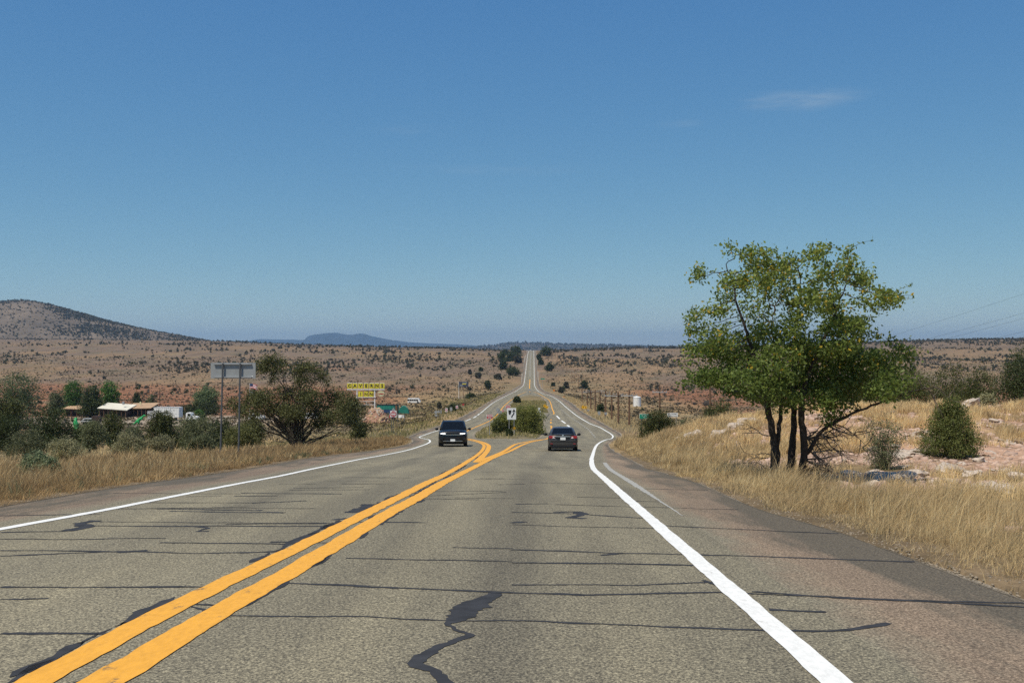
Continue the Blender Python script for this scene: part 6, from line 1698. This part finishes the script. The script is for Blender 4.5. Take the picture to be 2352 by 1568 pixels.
for k, (u_, y_, lb, m_) in enumerate([(207, 268, 'silver parked car in front of the tan building', M_alu), (590, 284, 'white parked van behind the two-topped juniper', M_whitep), (712, 280, 'pale parked truck behind the right half of the two-topped juniper', M_whitep)]):
    x_, y_, z_ = on(u_, y_)
    t = thing('parked_car', lb, 'car', (x_, y_, z_), PI / 2 + .1)
    hh = .75 if k == 0 else 1.2
    part('body', MB().loft([ring(-2.2, .7, .4, hh), ring(-2.0, .85, .3, hh + .1), ring(1.9, .85, .3, hh + .12), ring(2.2, .72, .4, hh)]), m_, t, True)
    cabin(t, m_, (-1.5, 1.9), (-.9, 1.5), hh + .05, hh + .65, .8, .62, ('windshield', 'rear_window'))
    for s in (-1, 1):
        wheel(t, s * .74, -1.35, .32, .2, s); wheel(t, s * .74, 1.35, .32, .2, s)
x_, y_, z_ = on(222, 264)
t = thing('old_wagon', 'brown boxy wooden wagon beside the silver car', 'wagon', (x_, y_, z_))
for k in range(7): part('board', MB().box((0, 0, .7 + k * .24), (2.0, 1.4, .21)), M_dwood, t)
for s in (-.7, .7): part('wheel', MB().lathe([(.45, -.05), (.45, .05)], (s, -.75, .45), 'y', 14), M_dwood, t)
# dinosaur statues: one skinned body each
def dino(name, label, u, y, spine, rad, legs, arms, rz):
    x_, y_, z_ = on(u, y)
    mb = MB()
    def sm(pts, r, n=10):
        P0 = np.array(pts, float); s = np.linspace(0, len(P0) - 1, (len(P0) - 1) * 4 + 1)
        q = np.stack([pchip(range(len(P0)), P0[:, i])(s) for i in range(3)], 1); mb.tube(q, list(pchip(range(len(r)), r)(s)), n)
    sm(spine, rad, 12)
    for p, r in legs + arms: sm(p, r, 8)
    o = link('statue', mb.mesh('statue', True), M_dinog)
    md = o.modifiers.new('join', 'REMESH'); md.mode = 'VOXEL'; md.voxel_size = .085; md.use_smooth_shade = True
    dg = bpy.context.evaluated_depsgraph_get(); me = bpy.data.meshes.new_from_object(o.evaluated_get(dg)); bpy.data.objects.remove(o)
    me.name = name; o = link(name, me, None, None, (x_, y_, z_), rz)
    if not me.materials: me.materials.append(M_dinog)
    tag(o, label, 'statue')
    return o
dino('dinosaur_statue', 'green dinosaur statue leaning up with its tail along the ground by the porch', 318, 262,
     [(-2.1, 0, .12), (-1.5, 0, .16), (-.9, 0, .38), (-.35, 0, .85), (.2, 0, 1.3), (.75, 0, 1.75), (1.15, 0, 2.15), (1.5, 0, 2.35), (1.9, 0, 2.3)], [.05, .11, .2, .36, .42, .34, .22, .24, .09],
     [([(-.15, s * .3, 1.0), (.15, s * .42, .6), (-.1, s * .4, .3), (.0, s * .4, .03), (.3, s * .4, .03)], [.25, .18, .11, .1, .06]) for s in (-1, 1)],
     [([(.75, s * .25, 1.6), (1.0, s * .38, 1.35), (1.25, s * .35, 1.4)], [.11, .08, .05]) for s in (-1, 1)], 0.1)
dino('dinosaur_statue', 'tall upright green dinosaur statue seen from behind, half hidden by junipers', 175, 232,
     [(.75, -1.9, .1), (.55, -1.2, .18), (.3, -.6, .5), (.1, -.1, 1.0), (-.1, .1, 1.6), (-.22, .15, 2.2), (-.3, .3, 2.7), (-.32, .6, 2.9), (-.3, 1.0, 2.8)], [.05, .12, .28, .5, .58, .48, .36, .36, .16],
     [([(s * .35 + .0, 0, 1.0), (s * .5, .2, .6), (s * .45, 0, .3), (s * .45, 0, .03), (s * .45, .35, .03)], [.3, .2, .13, .12, .07]) for s in (-1, 1)],
     [([(.2, .2, 2.0), (.62, .3, 1.75), (.85, .4, 1.8)], [.14, .1, .07]), ([(-.6, .2, 2.0), (-.85, .4, 1.7), (-.9, .6, 1.75)], [.14, .1, .07])], 0)
# flag pole with two flags
x_, y_, z_ = on(573.5, 285)
t = thing('flagpole', 'slim white flagpole with a striped flag above a smaller blue-white flag', 'flagpole', (x_, y_, z_))
hp = zz(880, y_) - z_
part('pole', MB().tube([(0, 0, -.3), (0, 0, hp)], [.07, .04], 8), M_whitep, t)
def flag(w, h, z, m_a, cant, stripes):
    def pt(fx, fz): return (.05 + w * fx, .18 * math.sin(fx * 6) * fx, z + h * (.5 - fz) - .22 * h * fx + .08 * h * math.sin(fx * 5))
    fl = None
    for k in range(stripes):
        v = []; n_ = 8
        for j in (k / stripes, (k + 1) / stripes):
            for i in range(n_ + 1): v.append(pt(i / n_, j))
        o = part('flag_stripe' if fl else 'flag', MB().add(v, [(i, i + 1, n_ + 1 + i + 1, n_ + 1 + i) for i in range(n_)]), m_a[k % 2], fl or t)
        fl = fl or o
    if cant:
        v = []
        for j in (0, .54):
            for i in range(5): p = pt(i / 10, j); v.append((p[0], p[1] - .03, p[2] + .01))
        part('canton', MB().add(v, [(i, i + 1, 6 + i, 5 + i) for i in range(4)]), M_navy, fl)
flag(2.1, 1.25, hp - .75, (M_signr, M_signw), True, 7)
flag(1.2, 1.0, hp - 2.6, (M_navy, M_signw), False, 3)

# ------------------------------------------------------------------ tank, poles, wires
x_, y_, z_ = ground_hit(1463, 932.8)
t = thing('water_tank', 'white cylindrical water tank with domed lid on the red field', 'tank', (x_, y_, z_))
r_ = 9 * y_ / F; h_ = 20.5 * y_ / F
part('tank', MB().lathe([(r_, -.2), (r_, h_ * .98)], (0, 0, 0), 'z', 36), M_whitep, t, False)
part('lid', MB().lathe([(r_ * 1.03, h_ * .97), (r_ * 1.03, h_ * 1.01), (r_ * .5, h_ * 1.09), (r_ * .16, h_ * 1.11), (r_ * .16, h_ * 1.17)], (0, 0, 0), 'z', 36), M_whitep, t)
for k in range(9):
    a = -PI + k * PI / 8; part('seam', MB().box((r_ * math.cos(a), r_ * math.sin(a), h_ * .48), (.04, .04, h_ * .96), rz=a), M_signw, t)
part('ladder', MB().box((-r_ * .93, -r_ * .42, h_ * .5), (.12, .12, h_)), M_galv, t)
M_xarm = plain('weathered_crossarm', (0.45, 0.46, 0.46), 0.7, 0, 0.1)
poles = [(1515, 884, 990, 170, 1), (1445, 895, 979.4, None, 1), (1420, 899.7, 973, None, 0), (1404.8, 898, 964.7, None, 1), (1390.7, 897, 956.5, None, 2), (1378, 896, 946, None, 0), (1366.8, 895, 946, None, 0),
         (1356.8, 896, 940, None, 2), (1349, 894.5, 932.5, None, 1), (1337, 889, 923.5, None, 0), (1329, 858, 894, None, 0), (1320.5, 849, 880, None, 0), (1313.5, 850.5, 880, None, 0), (1302, 824, 858, None, 0), (1295, 826, 845, None, 0), (1289, 823, 843, None, 0),
         (1281, 808, 828, None, 0), (1276, 801, 820, None, 0), (1270, 800, 816, None, 0), (1630.6, 868, 985, 140, 2)]
tops = []
order = ['nearest with a pale crossarm', 'second with a pale crossarm', 'third in the row', 'fourth with a pale crossarm', 'fifth', 'sixth', 'seventh', 'eighth', 'ninth with a pale crossarm', 'tenth', 'eleventh', 'twelfth', 'thirteenth', 'fourteenth', 'fifteenth', 'sixteenth', 'seventeenth', 'eighteenth', 'last, near the road crest', '']
for k, (u_, v0, v1, yy_, arm) in enumerate(poles):
    if yy_: x_, y_, z_ = at(u_, yy_)
    else: x_, y_, z_ = ground_hit(u_, v1)
    h_ = zz(v0, y_) - z_
    lb = ('utility pole in the row right of the road, ' + order[k]) if order[k] else 'brown utility pole seen through the big roadside tree'
    t = thing('utility_pole', lb, 'utility pole', (x_, y_, z_), 0, 'utility poles right of the road')
    part('pole', MB().tube([(0, 0, -.4), (.03, 0, h_ * .5), (0, 0, h_)], [.17, .15, .11], 8), M_wpole, t)
    zc_ = h_ * (.84 if arm == 1 else .90)
    part('crossarm', MB().box((0, -.16, zc_), (2.4 if arm == 1 else 1.6, .10, .11)), M_xarm if arm == 1 else M_wpole, t)
    for s in (-.9, -.35, .35, .9): part('insulator', MB().lathe([(.05, 0), (.07, .08), (.04, .18)], (s * (1.25 if arm == 1 else .8), -.16, zc_ + .06), 'z', 8), M_galv, t)
    if arm == 2: part('lamp_arm', MB().tube([(0, 0, h_ - .2), (-.6, -.1, h_ + .05), (-1.3, -.2, h_ + .02)], .05, 6), M_galv, t)
    tops.append(Vector((x_, y_ - .16, z_ + zc_ + .22)))
def wire(a, b, label, sag=.03, r=.012, group='overhead wires'):
    pts = []
    for i in range(17):
        f = i / 16; p = a.lerp(b, f); p.z -= sag * (a - b).length * 4 * f * (1 - f); pts.append(p)
    tag(link('overhead_wire', MB().tube(pts, r, 5).mesh('overhead_wire'), M_wire), label, 'wire', group)
near_top = Vector((46, 78, zz(612, 78)))
x_, y_, z_ = at(UC + 46 / 78 * F, 78)
t = thing('utility_pole', 'utility pole beyond the right picture edge carrying the wires', 'utility pole', (46, 78, z_)); part('pole', MB().tube([(0, 0, -.4), (0, 0, near_top.z - z_ + .3)], [.17, .11], 8), M_wpole, t); part('crossarm', MB().box((0, 0, near_top.z - z_ - .1), (2.2, .12, .14)), M_wpole, t)
for k, (dx, dz) in enumerate(((-.9, 0), (-.3, -1.6), (.3, -1.9), (.9, -3.0))):
    wire(tops[-1] + Vector((dx, 0, -.25 * k)), near_top + Vector((dx, 0, dz)), 'thin overhead wire against the sky right of the big tree, ' + ['topmost', 'second', 'third', 'lowest'][k], .012, .007)
for dx in (-.9, .9):
    wire(tops[-1] + Vector((dx, 0, 0)), tops[0] + Vector((dx, 0, 0)), 'overhead wire behind the big tree, ' + ('left' if dx < 0 else 'right') + ' strand', .02)
seq = [0, 1, 2, 3, 4, 5, 7, 9]
for a, b in zip(seq[:-1], seq[1:]):
    wire(tops[a] + Vector((.6, 0, 0)), tops[b] + Vector((.6, 0, 0)), 'overhead wire of the pole row right of the road, span %d from the near end' % (a + 1), .02, .014, 'wires along the pole row')
x_, y_, z_ = on(367, 330)
t = thing('utility_pole', 'dark utility pole with crossarm standing behind the box trailer', 'utility pole', (x_, y_, z_))
h_ = zz(894.5, y_) - z_
part('pole', MB().tube([(0, 0, -.3), (0, 0, h_)], [.17, .11], 8), M_dwood, t); part('crossarm', MB().box((0, -.15, h_ * .83), (2.6, .12, .13)), M_dwood, t)
for s in (-1.2, -.6, .6, 1.2): part('insulator', MB().lathe([(.05, 0), (.07, .1), (.04, .2)], (s, -.15, h_ * .83 + .06), 'z', 8), M_galv, t)
# derelict dark heaps on the right field
rh = np.random.default_rng(88)
for k, (u0, u1, v0, v1) in enumerate([(1549, 1566, 921.5, 928.5), (1587, 1604, 922, 928), (1610, 1640, 915, 931), (1497, 1510, 917, 923)]):
    x_, y_, z_ = ground_hit((u0 + u1) / 2, v1)
    t = thing('brush_heap', ['dark brush heap on the red field, left one', 'dark brush heap on the red field, middle one', 'large dark brush heap behind the pole in the tree', 'flat dark heap right of the water tank'][k], 'brush heap', (x_, y_, z_))
    w_ = (u1 - u0) * y_ / F; h_ = zz(v0, y_) - z_
    mb = MB(); mb.blob((0, 0, h_ * .2), (w_ * .42, w_ * .3, h_ * .45), rh, 2, .6)
    part('heap', mb, M_bark, t); tw_ = MB()
    for j in range(40):
        p = np.array([rh.uniform(-.45, .45) * w_, rh.uniform(-.3, .3) * w_, rh.uniform(0, .4) * h_]); d = rh.normal(size=3); d[2] = abs(d[2]) * .6
        tw_.tube([p, p + d * h_ * .4], [.07, .02], 4)
    part('sticks', tw_, M_bark, t).__setitem__('kind', 'stuff')

# ------------------------------------------------------------------ limestone on the right bank
rb = np.random.default_rng(71)
pal = []
for k in range(8):
    me = MB().blob((0, 0, 0), (1, .8, .5), rb, 3, .8).mesh('boulder', False); me.materials.append(M_rock); pal.append(me)
def boulder(label, u, v, wpx, hpx_, grp, flat=1.0):
    x_, y_, z_ = ground_hit(u, v)
    o = link('boulder', pal[rb.integers(0, 8)], None, None, (x_, y_, z_ + hpx_ * y_ / F * .15), rb.uniform(-.5, .5))
    s = wpx * y_ / F / 2 * 1.15; o.scale = (s, s * .9, hpx_ * y_ / F * 1.35)
    tag(o, label, 'rock', grp); return o
for u, v, w, h, lb in [(2035, 1108, 120, 34, 'largest pale limestone slab at the foot of the right bank'), (2108, 1094, 60, 22, 'pale rock slab right of the largest slab'), (2182, 1082, 70, 20, 'pale flat rock below the young juniper'), (2170, 1116, 50, 20, 'grey boulder at the edge of the right verge grass'),
                       (2260, 1122, 60, 18, 'pale rock near the right edge between grass tufts'), (2300, 1130, 70, 26, 'pale boulder in the grass near the right picture edge'), (2335, 1104, 44, 20, 'pale boulder cut by the right picture edge'), (2230, 1092, 44, 16, 'small pale rock left of two straw tufts'),
                       (1950, 1096, 46, 18, 'rock in the shade right of the tree trunks'), (2232, 938, 46, 26, 'rounded pale boulder on the crest right of the young juniper'), (1600, 1006, 40, 20, 'pale stone at the left end of the rocky bank'), (1650, 1002, 46, 20, 'pale stone beside the left end stone of the bank'),
                       (1690, 985, 40, 16, 'pale stone on the slope left of the trunks'), (1560, 1012, 24, 12, 'small pale stone next to the ragged juniper'), (1712, 968, 44, 12, 'flat stone near the top of the bank left of the tree'), (2060, 1050, 50, 12, 'flat stone on the ledge below the thin bush'), (2100, 1042, 60, 12, 'flat ledge stone left of the young juniper'), (2190, 1046, 40, 9, 'thin ledge stone at the foot of the young juniper')]:
    boulder(lb, u, v, w, h, 'limestone on the right bank')
for k in range(200):
    x_, y_ = rb.uniform(6, 22), rb.uniform(17, 44)
    if x_ - ER(y_) < 3.4 or x_ > .55 * y_ or fbm(x_ / 3.2, y_ / 3.2, 91, 4) < .46: continue
    s_ = rb.uniform(.07, .26) * rb.choice([.6, 1, 1, 1.4])
    o = link('boulder', pal[rb.integers(0, 8)], None, None, (x_, y_, float(T(x_, y_)) + s_ * .1), rb.uniform(0, 6)); o.scale = (s_ * rb.uniform(.9, 1.6), s_ * .85, s_ * rb.uniform(.45, .9)); o.rotation_euler = (rb.uniform(-.3, .3), rb.uniform(-.3, .3), rb.uniform(0, 6))
    tag(o, 'loose pale limestone rock strewn over the right bank', 'rock', 'loose rocks strewn over the right bank')
n = 9000
sx_ = rb.uniform(4, 26, n); sy_ = rb.uniform(12, 52, n)
k = ((sx_ - ER(sy_)) > 2.6) & (sx_ < .56 * sy_ + 3) & (fbm(sx_ / 3.2, sy_ / 3.2, 91, 4) > .44)
sx_, sy_ = sx_[k], sy_[k]; szs = rb.uniform(.025, .12, len(sx_)) * rb.choice([1, 1, 1, 1.8], len(sx_))
v0_, f0_ = ICO[1]; f0_ = np.array(f0_)
jit = v0_[None] * (1 + rb.uniform(-.35, .35, (len(sx_), len(v0_), 1))) * szs[:, None, None] * np.array([1, .85, .6])
an = rb.uniform(0, 6.28, len(sx_))[:, None]
Vx = jit[..., 0] * np.cos(an) - jit[..., 1] * np.sin(an) + sx_[:, None]; Vy = jit[..., 0] * np.sin(an) + jit[..., 1] * np.cos(an) + sy_[:, None]; Vz = jit[..., 2] + T(sx_, sy_)[:, None]
o = link('bank_rubble', np_mesh('bank_rubble', np.stack([Vx, Vy, Vz], -1).reshape(-1, 3), (f0_[None] + (np.arange(len(sx_)) * len(v0_))[:, None, None]).reshape(-1, 3)), plain('rubble', (0.47, 0.335, 0.26), 0.95, 0, 0.3, 1.1, 0.2)); o['kind'] = 'stuff'

# loose stones along the pavement edges
pe = []
for sd_ in (1, -1):
    y = np.exp(rb.uniform(math.log(4), math.log(45), 5000)); d = .02 + rb.random(5000) ** 1.6 * 1.3
    pe.append(np.stack([ER(y) + d if sd_ > 0 else EL(y) - d, y], 1))
pe = np.concatenate(pe); k = rb.random(len(pe)) < .35 + .65 * sstep(.4, .6, fbm(pe[:, 0] / .5, pe[:, 1] / .8, 95, 2)); pe = pe[k]
szs = rb.uniform(.004, .017, len(pe)); jit = v0_[None] * (1 + rb.uniform(-.35, .35, (len(pe), len(v0_), 1))) * szs[:, None, None] * np.array([1, .85, .7])
zz_ = np.maximum(T(pe[:, 0], pe[:, 1]), P(pe[:, 1]) - .02 - .35 * np.clip(np.maximum(pe[:, 0] - ER(pe[:, 1]), EL(pe[:, 1]) - pe[:, 0]), 0, 1.3))
Vp = np.stack([jit[..., 0] + pe[:, 0:1], jit[..., 1] + pe[:, 1:2], jit[..., 2] + zz_[:, None]], -1).reshape(-1, 3)
o = link('edge_pebbles', np_mesh('edge_pebbles', Vp, (f0_[None] + (np.arange(len(pe)) * len(v0_))[:, None, None]).reshape(-1, 3)), plain('pebbles', (0.25, 0.205, 0.15), 0.95, 0, 0.5, 14.0, 0.2)); o['kind'] = 'stuff'

# ------------------------------------------------------------------ the air over the plain
hb = MB().box((0, 11000, 135), (26000, 22600, 390))
m_h = bpy.data.materials.new('desert_air'); m_h.use_nodes = True
_nt = m_h.node_tree; _nt.nodes.remove(_nt.nodes['Principled BSDF'])
_pv = _nt.nodes.new('ShaderNodeVolumePrincipled')
_pv.inputs['Color'].default_value = (0.46, 0.71, 1.0, 1); _pv.inputs['Density'].default_value = 6.0e-5
_pv.inputs['Anisotropy'].default_value = 0.2
_nt.links.new(_pv.outputs[0], _nt.nodes['Material Output'].inputs['Volume'])
hz = link('haze', hb.mesh('haze'), m_h); hz['kind'] = 'stuff'
